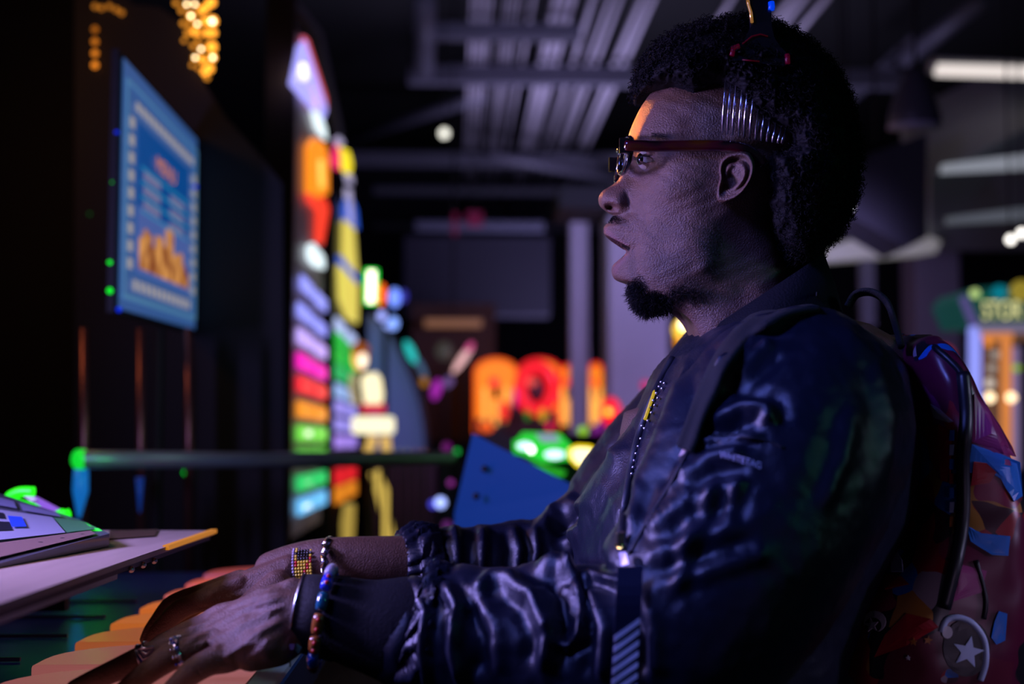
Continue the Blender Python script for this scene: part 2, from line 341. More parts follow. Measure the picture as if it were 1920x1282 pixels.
# LEDs round the screen
for k, (px, py, r, c, s) in enumerate(((221, 248, 5, (0, .03, 1), .5), (216, 285, 4, (.02, .3, .05), .4), (214, 342, 5, (0, .5, 0), .5), (210, 492, 6, (0, .9, .02), .9), (210, 545, 7, (0, .9, .02), .9), (226, 580, 5, (0, .03, 1), .5), (366, 350, 4, (0, .02, 1), .5), (348, 886, 5, (0, .9, .05), .6), (168, 401, 3, (0, .2, .03), .2))):
    lamp_ball(px-(3 if 200 < px < 300 else 0), py, 2.43 if 200 < px < 300 else 3.2, r, c, s*1.5, 'status_light', ['blue light at the upper left edge of the menu screen', 'faint green light under the blue one left of the menu screen', 'green light halfway down the left edge of the menu screen', 'bright green light at the lower left of the menu screen, the upper of two', 'bright green light at the lower left of the menu screen, the lower of two', 'blue light under the bottom left corner of the menu screen', 'blue light on the right edge of the menu screen', 'small green light just below the rail', 'faint green light on the black cabinet left of the menu screen'][k])
# rail with posts
t = thing('guard_rail', 'dark horizontal guard rail with its left end glowing green', 'rail', P(500, 862, 2.6))
MB().tube([P(150, 861, 2.45), P(480, 863, 2.75), P(845, 858, 3.2)], [.0155, .0155, .015], 16).build('top_rail', mat('rail_metal', (.30, .34, .36), .4, metal=.5), t, True)
MB().tube([P(146, 861, 2.45), P(156, 861, 2.46)], .0175, 16).build('end_cap', em('green_cap', (.01, 1, .05), .7), t, True)
gl = bpy.data.lights.new('green_cap_light', 'POINT'); go_ = bpy.data.objects.new('green_cap_light', gl); COL.objects.link(go_); go_.location = P(185, 852, 2.40); gl.color = (.01, 1, .03); gl.energy = .05; gl.shadow_soft_size = .01
ra = bpy.data.lights.new('rail_light', 'POINT'); ro_ = bpy.data.objects.new('rail_light', ra); COL.objects.link(ro_); ro_.location = P(520, 640, 2.3); ra.color = (.5, .8, .7); ra.energy = .5; ra.shadow_soft_size = .05
for k, (px, c1, c2) in enumerate(((158, 960, 10), (264, 960, 3), (354, 860, 0))):
    D = 2.47+.1*k+.1; r = .008
    MB().tube([P(px, 615, D), P(px, 1120 if k < 2 else 1090, D)], r, 10).build('post', mat('post_metal', (.30, .12, .10), .35, metal=.8), t, True)
MB().tube([P(152, 880, 2.48), P(151, 920, 2.48), P(148, 970, 2.48)], [.013, .014, .003], 12).build('blue_lamp', em('blue_lamp', (.01, .22, .75), .55), t, True)
MB().tube([P(262, 895, 2.6), P(262, 960, 2.6)], [.008, .002], 12).build('blue_lamp', em('blue_lamp2', (.01, .06, .4), .35), t, True)
area('orange_post_light', (-1.3, 2.3, 1.9), P(260, 700, 2.6), .2, (1, .4, .15), 1.5)

# ================================================================== SIGN TOWERS (facing +X plane)
def tower(xw, Yspan, pz, name, label, tiles, bodycol, edge):
    y0, y1 = Yspan; z0, z1 = pz
    t = thing(name, label, 'sign', (xw, y0, 0))
    MB().box((xw-.04, (y0+y1)/2, (z0+z1)/2), (.06, y1-y0, z1-z0), bev=.004).build('panel', bodycol, t)
    MB().box((xw-.045, y0-.03, (z0+z1)/2+.05), (.09, .05, z1-z0+.2)).build('edge_post', edge, t)
    for nm, m, polys in tiles:
        for poly in polys:
            q = [PX(px, py, xw+.004) for px, py in poly]
            mb = MB().prism(q, (.012, 0, 0)); mb.build(nm, m, t)
    return t
X1 = -.5
Yl, Yr = PX(549, 800, X1).y, PX(607, 800, X1).y
zt, zb = PX(549, 15, X1).z, PX(549, 1012, X1).z
def row(x0, x1, yc, h, xm=None, f=.80):   # a tile row following the perspective of the plane, y centre given at x0..x1
    vx, vy = 850, 830
    def yy(x, y): return vy+(y-vy)*(vx-x)/(vx-x0)
    out = []
    spans = [(x0, x1)] if xm is None else [(x0, xm-3), (xm+4, x1)]
    for a, b in spans: out.append([(a, yy(a, yc-h)), (b, yy(b, yc-h)), (b, yy(b, yc+h)), (a, yy(a, yc+h))])
    return out
mg = mat('sign_grey', (.12, .10, .12), .5, em=(.20, .14, .19), es=.12)
brn = mat('brown_edge', (.05, .025, .015), .6)
T1 = [
 ('peak_tile', em('t_lav', (.38, .36, 1), 1.3), [[(541, 158), (556, 88), (566, 76), (608, 205), (600, 225)]]),
 ('peak_trim', em('t_redtrim', (1, .12, .15), .8), [[(563, 68), (571, 74), (607, 185), (607, 207)]]),
 ('peak_lamp', em('t_cream', (1, .95, .80), 2.5), [[(546, 146), (556, 118), (566, 120), (572, 146), (560, 153)]]),
 ('amber_tile', em('t_amber', (1, .36, .02), 1.3), [[(569, 155), (580, 160), (593, 200), (584, 205)]]),
 ('white_tile', em('t_white', (.75, .90, .95), 1.4), [[(582, 208), (596, 216), (605, 242), (607, 262), (590, 240)], [(574, 462), (582, 456), (602, 482), (603, 504), (588, 500), (575, 485)]]),
 ('mascot_tile', em('t_orange', (1, .27, .01), 1.2), [[(572, 275), (583, 258), (604, 270), (611, 300), (611, 362), (590, 372), (572, 360)]]),
 ('mascot_patch', em('t_yellow', (.9, .75, .15), 1.2), [[(590, 300), (600, 300), (604, 350), (592, 352)]]),
 ('mascot_tail', em('t_red', (1, .05, .02), 1.1), [[(571, 362), (605, 372), (612, 392), (600, 458), (590, 452), (592, 395), (575, 378)]]),
]
cols = [((.30, .32, 1), 1.2, 527, 12), ((.30, .32, 1), 1.2, 578, 12), ((.55, .40, 1), 1.2, 627, 13), ((1, .01, .55), 1.1, 674, 14), ((1, .02, .04), 1.1, 718, 14), ((1, .33, .02), 1.0, 766, 15), ((.20, .9, .08), .9, 812, 15), ((.15, .9, .08), .6, 846, 5), ((.02, .75, .18), .9, 907, 14), ((.15, .55, 1), 1.1, 952, 15)]
for k, (c, s, yc, h) in enumerate(cols):
    T1.append(('letter_tile', em('row1_%d' % k, c, s), row(556 if k else 562, 607, yc, h, 584)))
T1.append(('letter_core', em('t_core', (.9, .9, .8), 1.5), row(566, 578, 812, 5)+row(566, 578, 907, 5)+row(562, 576, 952, 4)))
tower(X1, (Yl, Yr), (zb, zt), 'sign_tower', 'tall narrow sign tower with rows of coloured light tiles, the nearer one', T1, mg, brn)
Y2l, Y2r = PX(624, 800, X1).y, PX(670, 800, X1).y
T2 = [
 ('pink_tile', em('t_pink', (1, .03, .15), 1.0), [[(618, 300), (626, 272), (634, 285), (634, 318), (624, 316)]]),
 ('yellow_tile', em('t_yel', (1, .80, .02), 1.2), [[(636, 276), (650, 284), (656, 308), (652, 328), (640, 318)]]),
 ('top_tile', em('t_pale', (.5, .45, .7), .9), [[(624, 262), (632, 256), (640, 268), (632, 276)], [(645, 325), (656, 330), (658, 344), (648, 342)], [(646, 352), (654, 356), (658, 420), (646, 410)]]),
 ('blue_tile', em('t_blue', (.03, .12, .75), .9), [[(640, 390), (646, 372), (650, 420), (642, 415)], [(655, 372), (664, 392), (668, 430), (660, 425)], [(632, 478), (668, 520), (668, 532), (632, 492)]]),
 ('yellow_panel', em('t_yel2', (.85, .70, .12), .95), [[(641, 412), (660, 428), (666, 510), (664, 512), (640, 478)], [(631, 496), (668, 535), (667, 606), (648, 596), (634, 560)]]),
]
for k, (c, s, yc, h) in enumerate([((.5, .6, 1), 1., 605, 11), ((.02, .65, .06), .8, 632, 11), ((.02, .65, .06), .8, 662, 13), ((.02, .6, .15), .8, 694, 13), ((.35, .55, 1), .9, 730, 12), ((.38, .32, 1), .9, 762, 12), ((.38, .32, 1), .9, 795, 12), ((.45, .28, 1), .9, 828, 12), ((1, .02, .03), .8, 895, 15), ((1, .30, .02), .8, 930, 15)]):
    T2.append(('letter_tile', em('row2_%d' % k, c, s), row(627, 664, yc, h, 646)))
tower(X1, (Y2l, Y2r), (PX(624, 1040, X1).z, PX(624, 335, X1).z), 'sign_tower', 'tall narrow sign tower with a yellow panel, behind the nearer tower', T2, mat('sign_grey2', (.03, .03, .035), .5), mat('blk_edge', (.008, .008, .01), .6))
# dark leaning frame above the towers
o = MB().prism([PX(560, 0, -.56), PX(605, 60, -.56), PX(660, 330, -.56), PX(650, 330, -.56), PX(595, 70, -.56), PX(545, 0, -.56)], (-.03, 0, 0)).build('frame', mat('dim_frame', (.06, .06, .07), .5)); tag(o, 'dark sloping frame above the sign towers', 'frame')

# ---- glowing figure & pedestal
t = thing('illuminated_figure', 'glowing figure with an orange head and pale body behind the sign towers', 'statue', P(700, 830, 6))
D = 6.0
def pr(px): return px/F*D
MB().ball(P(675, 672, D), (pr(15), pr(14), pr(22))).build('head', em('fig_head', (1, .42, .10), 1.2), t, True)
MB().ball(P(675, 655, D), (pr(18), pr(17), pr(14))).build('hair', em('fig_hair', (.45, .10, .01), .6), t, True)
MB().ball(P(680, 676, D-.08), (pr(8), pr(4), pr(14))).build('face', em('fig_face', (1, .85, .65), 1.8), t, True)
MB().tube([P(694, 700, D), P(696, 712, D), P(700, 740, D), P(700, 765, D)], [(pr(10), pr(12)), (pr(12), pr(19)), (pr(12), pr(19)), (pr(10), pr(15))], 20, up=Vector((0,1,0))).build('torso', em('fig_body', (1, .88, .55), 1.3), t, True)
MB().tube([P(664, 700, D), P(660, 730, D), P(668, 760, D)], pr(7), 12).build('arm', em('fig_arm', (.55, .45, .25), .7), t, True)
MB().tube([P(700, 757, D), P(700, 774, D)], [(pr(14), pr(22)), (pr(14), pr(22))], 20, up=Vector((0,1,0))).build('belt', em('fig_belt', (.8, .02, .06), .8), t, True)
MB().box(P(700, 797, D), (pr(78), pr(40), pr(32)), bev=pr(5)).build('plinth', em('fig_plinth', (1, .92, .62), 1.25), t)
for k, (a, b) in enumerate((((722, 818), (726, 850)), ((700, 818), (690, 850)))):
    MB().tube([P(*a, D), P(*b, D)], pr(9), 12).build('leg', em('fig_leg', (.8, .50, .12), .9), t, True)
for k, (pts, c) in enumerate((([(702, 884), (716, 920), (722, 960), (726, 1005), (732, 1060)], 'gold lit leg-like post under the pedestal, the right one'), ([(655, 945), (652, 980), (650, 1060)], 'dim gold lit post under the pedestal, the left one'))):
    o = MB().tube([P(x, y, 5.8) for x, y in pts], [pr(10), pr(12), pr(9), pr(13), pr(11)][:len(pts)], 12).build('glowing_post', em('gold_post%d' % k, (.9, .62, .12), [.85, .45][k]), None, True); tag(o, c, 'post')
# curved arch panel
pts = [(700, 590), (735, 630), (765, 690), (787, 750), (798, 810), (800, 850), (700, 850)]
S = spline([list(p) for p in pts[:6]], 5)
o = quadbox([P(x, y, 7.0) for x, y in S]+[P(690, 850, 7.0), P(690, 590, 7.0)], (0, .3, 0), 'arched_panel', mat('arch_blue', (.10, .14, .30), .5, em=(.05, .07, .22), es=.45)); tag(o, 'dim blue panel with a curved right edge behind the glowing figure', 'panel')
o = MB().tube([P(x, y, 6.95) for x, y in S], .012, 8).build('arch_edge', mat('arch_edge', (.03, .03, .05), .4), None, True); tag(o, 'thin dark edging along the curved blue panel', 'trim')
o = MB().box(P(755, 960, 6.5), (.30, .2, .5)).build('game_base', mat('purple_base', (.07, .03, .09), .6, var=.3)); tag(o, 'dark purple game base below the rail end', 'arcade cabinet')
# neon signs
t = thing('neon_sign', 'neon sign with a green upright tube beside red and blue blobs', 'neon sign', P(700, 560, 6.3))
MB().tube([P(696, 505, 6.3), P(699, 505, 6.3), P(696, 570, 6.3)][::2], .030, 12).build('outer_tube', em('neon_green', (.02, .9, .05), 1.3), t, True)
MB().tube([P(697, 508, 6.2), P(695, 567, 6.2)], .015, 10).build('inner_tube', em('neon_cream', (1, .95, .7), 3.5), t, True)
MB().ball(P(715, 552, 6.3), (.022, .02, .05)).build('red_lamp', em('neon_red', (1, .12, .01), 1.3), t, True)
for px, py, rx, rz, c, s in ((740, 558, 11, 18, (.16, .28, 1), 1.5), (757, 555, 7, 12, (.05, .05, .6), .6), (716, 592, 8, 9, (.35, .40, 1), 1.5), (738, 606, 9, 12, (.22, .38, 1), 1.6), (728, 612, 8, 7, (.3, .4, 1), 1.2)):
    MB().ball(P(px, py, 6.3), (rx/F*6.3, .03, rz/F*6.3)).build('blue_lamp', em('neon_blue_%d' % px, c, s), t, True)
misc = [(770, 660, 8, 24, 25, (.03, .7, .65), .8, 'teal slanting glow right of the curved panel'), (790, 690, 6, 22, 25, (.12, .25, .45), .4, 'dim blue-green glow below the teal one'),
        (868, 672, 7, 34, -35, (1, .55, .55), .9, 'pale pink slanting neon bar'), (880, 652, 6, 12, -35, (.9, .1, .35), .7, 'magenta tip of the slanting neon bar'), (818, 730, 9, 20, -15, (.7, .04, .75), .5, 'violet glow below the slanting neon bar'),
        (795, 716, 7, 9, 0, (.9, .35, .03), .4, 'small amber glow right of the curved panel'), (840, 716, 9, 12, -40, (.35, .2, .6), .35, 'dim lilac glow under the pink bar'), (833, 658, 16, 18, 0, (.12, .11, .09), .3, 'dim grey round glow above the violet one')]
for px, py, rx, rz, an, c, s, lab in misc:
    o = MB().ball(P(px, py, 7.5), (rx/F*7.5, .03, rz/F*7.5), Matrix.Rotation(math.radians(-an), 4, 'Y')).build('neon_lamp', em('misc_%d_%d' % (px, py), c, s), None, True); tag(o, lab, 'light')
o = MB().box(P(850, 606, 9), (.36, .1, .045)).build('amber_sign', em('amber_bar', (.35, .15, .07), .5)); tag(o, 'dim amber light bar far behind, above the pink neon', 'light')
o = MB().box(P(850, 700, 9.5), (.55, .4, .9)).build('dark_booth', mat('booth', (.07, .035, .03), .7)); tag(o, 'dark brown booth behind the pink neon bar', 'booth')

# ================================================================== LIT BALL GAMES (orange/red)
D = 8.5
def arch(x0, x1, yt, yb, rise, n=12):
    pts = [(x0, yb)]; 
    for k in range(n+1):
        a = PI*k/n; pts.append(((x0+x1)/2-(x1-x0)/2*math.cos(a), yt+rise-rise*math.sin(a)))
    pts.append((x1, yb)); return pts
omat = mat('orange_board', (.3, .1, .02), .5, em=(1, .26, .012), es=.95)
rmat = em('red_trim', (1, .02, .02), .9)
for k, (x0, x1, yt) in enumerate(((890, 970, 672), (972, 1052, 672), (1046, 1082, 684), (1100, 1134, 680))):
    cx = (x0+x1)/2
    t = thing('ball_game', ['orange lit arched game backboard, leftmost of four', 'orange lit arched game backboard with the red ring before it', 'narrow orange lit backboard left of the narrow column', 'orange lit backboard right of the narrow column'][k], 'arcade game', P(cx, 815, D))
    quadbox([P(x, y, D) for x, y in arch(x0, x1, yt, 812, 26)], (0, .15, 0), 'backboard', omat, t)
    a2 = arch(x0+1, x1-1, yt+1, 812, 25); MB().tube([P(x, y, D-.03) for x, y in a2], .009, 8).build('arch_tube', rmat if k else em('or_trim', (1, .10, .01), 1.), t, True)
    w_ = (x1-x0)
    for q in range(3):
        MB().box(P(x0+w_*(.25+.25*q), 762, D-.05), (.02, .02, .22)).build('light_bar', em('bar_yel', (1, .42, .08), 1.3), t)
    MB().box(P(cx-w_*.05, 716, D-.06), (w_*.22/F*D, .02, .05), bev=.01).build('score_panel', em('score_red', (1, .01, .03), 1.3), t)
    MB().box(P(cx, 735, D-.05), (w_*.15/F*D, .02, .08)).build('dark_slot', mat('dk_slot', (.03, .01, .01), .6), t)
    MB().box(P(cx, 840, D+.1), (w_/F*D, .3, .35)).build('cabinet', mat('game_black', (.02, .01, .015), .5), t)
t = thing('ring_game', 'arcade game with a big glowing red ring in front of the orange backboards', 'arcade game', P(1003, 800, 7))
R = []
for k in range(25):
    a = 2*PI*k/24; R.append(P(1006+30*math.cos(a), 728+40*math.sin(a), 7))
MB().tube(R, .034, 10).build('ring', em('ring_red', (.9, .01, .02), 1.0), t, True)
MB().ball(P(1003, 730, 7.05), (.055, .04, .085)).build('hub', mat('dk_hub', (.06, .0, .01), .5), t, True)
MB().ball(P(997, 716, 6.95), (.03, .02, .02)).build('hub_lamp', em('hubl', (1, .1, .08), .8), t, True)
quadbox([P(945, 815, 7.0), P(972, 720, 7), P(985, 700, 7), P(1000, 760, 7), P(1042, 770, 7), P(1040, 815, 7)], (0, .3, 0), 'cabinet', mat('ring_cab', (.05, .006, .01), .5), t)
for px, py, rx, rz, c in ((945, 770, 10, 19, (1, .03, .02)), (912, 800, 14, 10, (1, .12, .01)), (1018, 778, 7, 12, (.65, .35, .01)), (1030, 800, 6, 7, (1, .01, .1)), (966, 745, 4, 18, (.6, .02, .3)), (990, 778, 6, 10, (.01, .2, .01))):
    MB().ball(P(px, py, 6.9), (rx/F*6.9, .03, rz/F*6.9)).build('lamp', em('rg_%d_%d' % (px, py), c, .9), t, True)
t = thing('red_beacon', 'glowing red dome lamp left of his chest', 'light', P(1147, 800, 6))
MB().ball(P(1145, 772, 6), (.045, .045, .062)).build('dome', em('beacon', (1, .01, .03), 1.0), t, True)
MB().ball(P(1141, 772, 5.94), .014).build('bulb', em('beaconb', (1, .5, .02), 2.5), t, True)
MB().tube([P(1132, 790, 6.02), P(1108, 822, 6.02)], .02, 10).build('stalk', em('stalk', (.25, .01, .3), .5), t, True)
for k, (px, py, r, c, s, D_, lab) in enumerate(((1093, 808, 9, (.35, .75, .02), .9, 5.5, 'yellow-green lamp left of the red dome lamp'), (1210, 722, 9, (.8, .02, .18), .6, 6, 'pink-red glow touching his chest'), (839, 856, 9, (.03, .85, .03), 1.1, 4.5, 'bright green lamp at the right end of the rail'), (857, 846, 5, (.02, .7, .1), .7, 4.5, 'small green lamp beside the blue panel'), (838, 838, 9, (.35, .02, .35), .35, 4.6, 'dim purple lamp above the green one at the rail end'), (826, 942, 11, (.35, .45, 1), 1.8, 4.0, 'bright blue-white lamp left of the blue panel'), (812, 945, 8, (.08, .08, .9), .9, 4.1, 'deep blue lamp beside the blue-white lamp'), (845, 905, 6, (.5, .05, .5), .5, 4.2, 'purple lamp left of the blue panel'), (873, 989, 7, (.8, .03, .12), .7, 3.6, 'red lamp just above his far sleeve'), (838, 985, 9, (.28, .04, .35), .35, 3.7, 'dim violet lamp above his far sleeve'), (1282, 618, 20, (1, .60, .06), 1.5, 6.5, 'large amber lamp seen between his throat and collar'), (1283, 608, 10, (1, .85, .45), 4, 6.3, 'bright core lamp seen between his throat and collar'), (1277, 640, 13, (1, .35, .02), .8, 6.5, 'orange lamp low between his throat and collar'))):
    lamp_ball(px, py, D_, r, c, s, 'coloured_lamp', lab, sup=-1)
for k in range(7): lamp_ball(700+16*k, 846, 5.5, 3, (.8, .25, .1) if k > 4 else (.7, .65, .4), .35, 'rail_bulb', 'tiny warm bulb in the row just above the rail', 'light bulb', 'tiny bulbs above the rail')

# ---- blue side panel, green console, yellow lamp
t = thing('blue_cabinet', 'tilted blue arcade cabinet side panel with two black bolts', 'arcade cabinet', P(960, 1000, 2.3))
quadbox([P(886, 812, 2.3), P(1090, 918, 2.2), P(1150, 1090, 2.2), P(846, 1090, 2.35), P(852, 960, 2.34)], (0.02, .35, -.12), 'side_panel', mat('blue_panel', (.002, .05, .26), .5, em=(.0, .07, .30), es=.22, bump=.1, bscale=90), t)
for px, py in ((909, 879), (893, 930)): MB().ball(P(px, py, 2.28), (.006, .004, .006)).build('bolt', mat('bolt', (.005, .005, .01), .4), t, True)
t = thing('button_console', 'green glowing console with white lit buttons behind the blue panel', 'arcade console', P(1010, 870, 3.4))
D = 3.4
top = [P(975, 812, D+.25), P(1052, 812, D+.25), P(1072, 838, D), P(968, 836, D)]
gm = em('green_glow', (.02, .75, .04), .85)
MB().hexa([P(966, 826, D), P(980, 810, D+.2), P(1050, 812, D+.2), P(1074, 838, D)], [P(964, 850, D), P(980, 850, D+.2), P(1050, 862, D+.2), P(1070, 864, D)]).build('case', gm, t)
MB().add([P(962, 824, D-.01), P(1018, 836, D-.06), P(1072, 836, D-.01), P(1070, 862, D-.01), P(1018, 868, D-.06), P(962, 846, D-.01)], [(0,1,4,5), (1,2,3,4)]).build('fascia', gm, t)
for px, py, rx, rz in ((984, 836, 15, 8), (1040, 852, 19, 9)): MB().ball(P(px, py, D-.08), (rx/F*D, .01, rz/F*D)).build('button', em('btn', (.65, .85, 1), 1.6), t, True)
MB().ball(P(996, 843, D-.1), (.008, .008, .008)).build('button_lamp', em('btnl', (1, 1, 1), 4), t, True)
quadbox([P(1005, 816, D), P(1040, 816, D), P(1050, 828, D-.02), P(1018, 830, D-.02)], (0, .0, .004), 'screen', em('cs', (.35, .45, .6), .7), t)
quadbox([P(990, 866, D-.1), P(1062, 884, D-.1), P(1055, 894, D-.1), P(1005, 878, D-.1)], (0, .1, 0), 'glow_strip', em('gs', (.03, .6, .02), .7), t)
quadbox([P(1040, 815, D+.3), P(1230, 815, D+.3), P(1230, 960, D), P(1020, 900, D)], (0, .2, 0), 'body', black, t)
t = thing('hexagon_lamp', 'pale yellow hexagonal lamp touching his chest', 'light', P(1105, 858, 2.9))
hx = [(1069, 842), (1082, 836), (1105, 837), (1140, 856), (1118, 874), (1082, 873), (1070, 860)]
quadbox([P(x, y, 2.9) for x, y in hx], (0, .06, 0), 'diffuser', em('hexy', (1, .90, .55), 1.5), t)
MB().tube([P(x, y, 2.89) for x, y in hx+hx[:1]], .0035, 8).build('rim_tube', em('hexr', (1, .75, .0), 1.2), t, True)

# ================================================================== CLAW MACHINE right
D = 5.5
t = thing('claw_machine', 'claw machine with a lit STOR sign and warm glowing interior at the right edge', 'arcade machine', P(1880, 1050, D))
def qb(px0, py0, px1, py1, d, nm, m, dep=.05): return quadbox([P(px0, py0, d), P(px1, py0, d), P(px1, py1, d), P(px0, py1, d)], (0, dep, 0), nm, m, t)
qb(1824, 612, 1840, 960, D, 'light_column', em('cl_blue', (.30, .34, 1), 1.0))
qb(1836, 606, 2050, 622, D-.02, 'header', em('cl_head', (.30, .26, .42), .5))
quadbox([P(1812, 560, D), P(1826, 540, D), P(2050, 520, D), P(2050, 606, D), P(1832, 606, D)], (0, .4, 0), 'marquee', mat('cl_marq', (.01, .08, .09), .5, em=(.004, .06, .05), es=.6), t)
quadbox([P(1806, 556, D-.01), P(1812, 553, D-.01), P(1836, 606, D-.01), P(1828, 612, D-.01)], (0, .05, 0), 'trim', em('cl_trim', (.15, .12, .4), .5), t)
me = text_mesh('STOR', .1); xs = [v.co.x for v in me.vertices]; ys = [v.co.y for v in me.vertices]; wx, wy = max(xs)-min(xs), max(ys)-min(ys)
a, b, c0 = P(1842, 583, D-.05), P(1916, 583, D-.05), P(1879, 566, D-.05); cc = (a+b)/2
for v in me.vertices: v.co = cc+(b-a)*(v.co.x/wx)+(c0-P(1879, 600, D-.05))*(v.co.y/wy)+Vector((0, -v.co.z, 0))
put('sign_lettering', me, em('cl_text', (.85, .80, .35), 1.1), t, False)
for px, py, r, c, s in ((1828, 550, 9, (.55, .75, .25), .9), (1874, 548, 14, (.0, .28, .38), .6), (1915, 545, 20, (.40, .30, .03), .7), (1845, 560, 8, (0, .2, .1), .5)):
    MB().ball(P(px, py, D-.03), r/F*D).build('marquee_lamp', em('clm_%d' % px, c, s), t, True)
qb(1840, 622, 2050, 880, D+.45, 'back_panel', em('cl_in', (.22, .10, .06), .5))
qb(1885, 622, 1897, 880, D+.05, 'inner_post', em('cl_or', (.9, .30, .07), .7))
qb(1850, 622, 1900, 636, D+.04, 'inner_beam', em('cl_or', (1, .3, .05), .8))
qb(1900, 650, 1912, 880, D+.1, 'inner_column', em('cl_lil', (.30, .22, .45), .6))
qb(1915, 640, 2050, 880, D+.3, 'side_panel', mat('cl_dk', (.02, .03, .08), .5))
qb(1826, 880, 2050, 1300, D, 'base', mat('cl_base', (.05, .05, .10), .5), .6)
for px, py, r, c, s in ((1854, 644, 7, (1, .30, .02), .9), (1866, 665, 8, (.45, .40, .35), .7), (1860, 690, 8, (.5, .42, .35), .7), (1856, 718, 9, (.7, .6, .5), .9), (1856, 745, 9, (1, .75, .45), 2.5), (1896, 745, 9, (1, .72, .40), 2.5), (1906, 690, 7, (.4, .7, .03), .7)):
    MB().ball(P(px, py, D+.02), r/F*D).build('prize_lamp', em('clp_%d_%d' % (px, py), c, s), t, True)
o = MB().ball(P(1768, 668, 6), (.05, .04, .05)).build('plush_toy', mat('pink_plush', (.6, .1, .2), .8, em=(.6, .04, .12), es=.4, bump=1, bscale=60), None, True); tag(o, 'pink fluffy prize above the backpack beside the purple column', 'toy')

# ================================================================== KEYBOARD, DESK BOARD, CONTROL PANEL
ZK = .70
t = thing('keyboard_game', 'giant arcade keyboard with rounded keys glowing orange, near ones coloured for purple light, under his hands', 'arcade game', (-.33, 1.6, 0))
kx = -.38
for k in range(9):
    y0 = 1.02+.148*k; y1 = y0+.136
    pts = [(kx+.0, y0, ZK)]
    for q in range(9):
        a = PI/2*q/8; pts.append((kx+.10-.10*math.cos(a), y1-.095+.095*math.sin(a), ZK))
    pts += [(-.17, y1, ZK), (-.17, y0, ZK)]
    c = [(1, .30, .30), (1, .30, .30), (.95, .28, .26), (1, .24, .07), (1, .24, .04), (1, .22, .03), (1, .17, .03), (1, .13, .03), (.8, .08, .03)][k]  # near keys' pink stands in for purple light falling on them
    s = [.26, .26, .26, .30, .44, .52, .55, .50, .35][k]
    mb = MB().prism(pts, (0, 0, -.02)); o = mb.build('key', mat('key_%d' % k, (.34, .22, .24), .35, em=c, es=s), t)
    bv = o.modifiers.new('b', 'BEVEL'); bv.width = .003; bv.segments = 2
dkb = mat('deep_blue_gloss', (.012, .018, .10), .35, em=(.01, .02, .2), es=.04, coat=.3, var=.5, vscale=9)
MB().box((-.40, 1.68, ZK-.03), (.47, 1.42, .034), bev=.004).build('key_bed', dkb, t)
MB().box((-.44, 1.68, .34), (.26, 1.36, .66), bev=.01).build('body', black, t)
MB().box((-.155, 1.68, ZK-.02), (.03, 1.42, .05), bev=.004).build('front_rail', mat('teal_trim', (.10, .26, .26), .4, coat=.2), t)
for k in range(5):
    MB().box((-.50, 1.25+.17*k, ZK-.010), (.16, .004, .004)).build('trim_line', mat('line_blue', (.12, .14, .3), .4), t)
# desk board
t = thing('desk_board', 'pale wooden board with an orange lit edge above the keyboard', 'shelf', (-.6, 1.2, .80))
wood = bpy.data.materials.new('board_wood'); wood.use_nodes = True; nt = wood.node_tree; b = nt.nodes['Principled BSDF']
wv = nt.nodes.new('ShaderNodeTexNoise'); wv.inputs['Scale'].default_value = 6; mp = nt.nodes.new('ShaderNodeMapping'); mp.inputs['Scale'].default_value = (12, 1, 1); tc = nt.nodes.new('ShaderNodeTexCoord')
rp = nt.nodes.new('ShaderNodeValToRGB'); rp.color_ramp.elements[0].color = (.30, .22, .18, 1); rp.color_ramp.elements[1].color = (.44, .34, .28, 1)
nt.links.new(tc.outputs['Object'], mp.inputs[0]); nt.links.new(mp.outputs[0], wv.inputs[0]); nt.links.new(wv.outputs['Fac'], rp.inputs[0]); nt.links.new(rp.outputs[0], b.inputs['Base Color']); b.inputs['Roughness'].default_value = .45
A = PZ(402, 994, .80); Bc = PZ(0, 1131, .80); L = PZ(188, 990, .80)
dr = (Bc-A).normalized(); Bn = A+dr*1.15; Ll = Vector((-1.2, L.y+.02, .80)); Lb = Vector((-1.2, Bn.y, .80))
MB().prism([A, Bn, Lb, Ll], (0, 0, -.005)).build('board_top', wood, t)
MB().prism([A+Vector((.003, 0, -.003)), A+dr*.26+Vector((.003, 0, -.003)), A+dr*.26+Vector((-.003, 0, -.003)), A+Vector((-.004, 0, -.003))], (0, 0, .0045)).build('gold_glow_edge', em('gold_glow_edge', (1, .36, .02), .42), t)  # emissive strip stands in for orange light catching the board edge
MB().prism([A+Vector((-.003, -.01, -.005)), Bn+Vector((-.003, 0, -.005)), Lb+Vector((0, 0, -.005)), Ll+Vector((0, -.01, -.005))], (0, 0, -.005)).build('underlayer', mat('under_brown', (.02, .012, .012), .5), t)
q0 = A+dr*.43; mb = MB().prism([q0+Vector((-.004, 0, -.010)), Bn+Vector((-.004, 0, -.010)), Bn+Vector((-.010, 0, -.010)), q0+Vector((-.010, 0, -.010))], (0, 0, -.0045)); mb.build('metal_trim', mat('trim_silver', (.32, .36, .36), .35, metal=.5), t)
MB().prism([PZ(205, 996, .8003), PZ(297, 994, .8003), PZ(290, 1006, .8003), PZ(205, 1012, .8003)], (0, 0, .0012)).build('slot', mat('slot_brown', (.06, .025, .01), .6, var=.5, vscale=90), t)
for k in range(3): MB().ball(A+dr*(.30+.045*k)+Vector((-.002, 0, -.0100)), .0030).build('bolt', mat('bolt_silver', (.6, .6, .6), .3, metal=1), t, True)
MB().box((-.85, 1.1, .39), (.3, .8, .77), bev=.01).build('bracket', black, t)
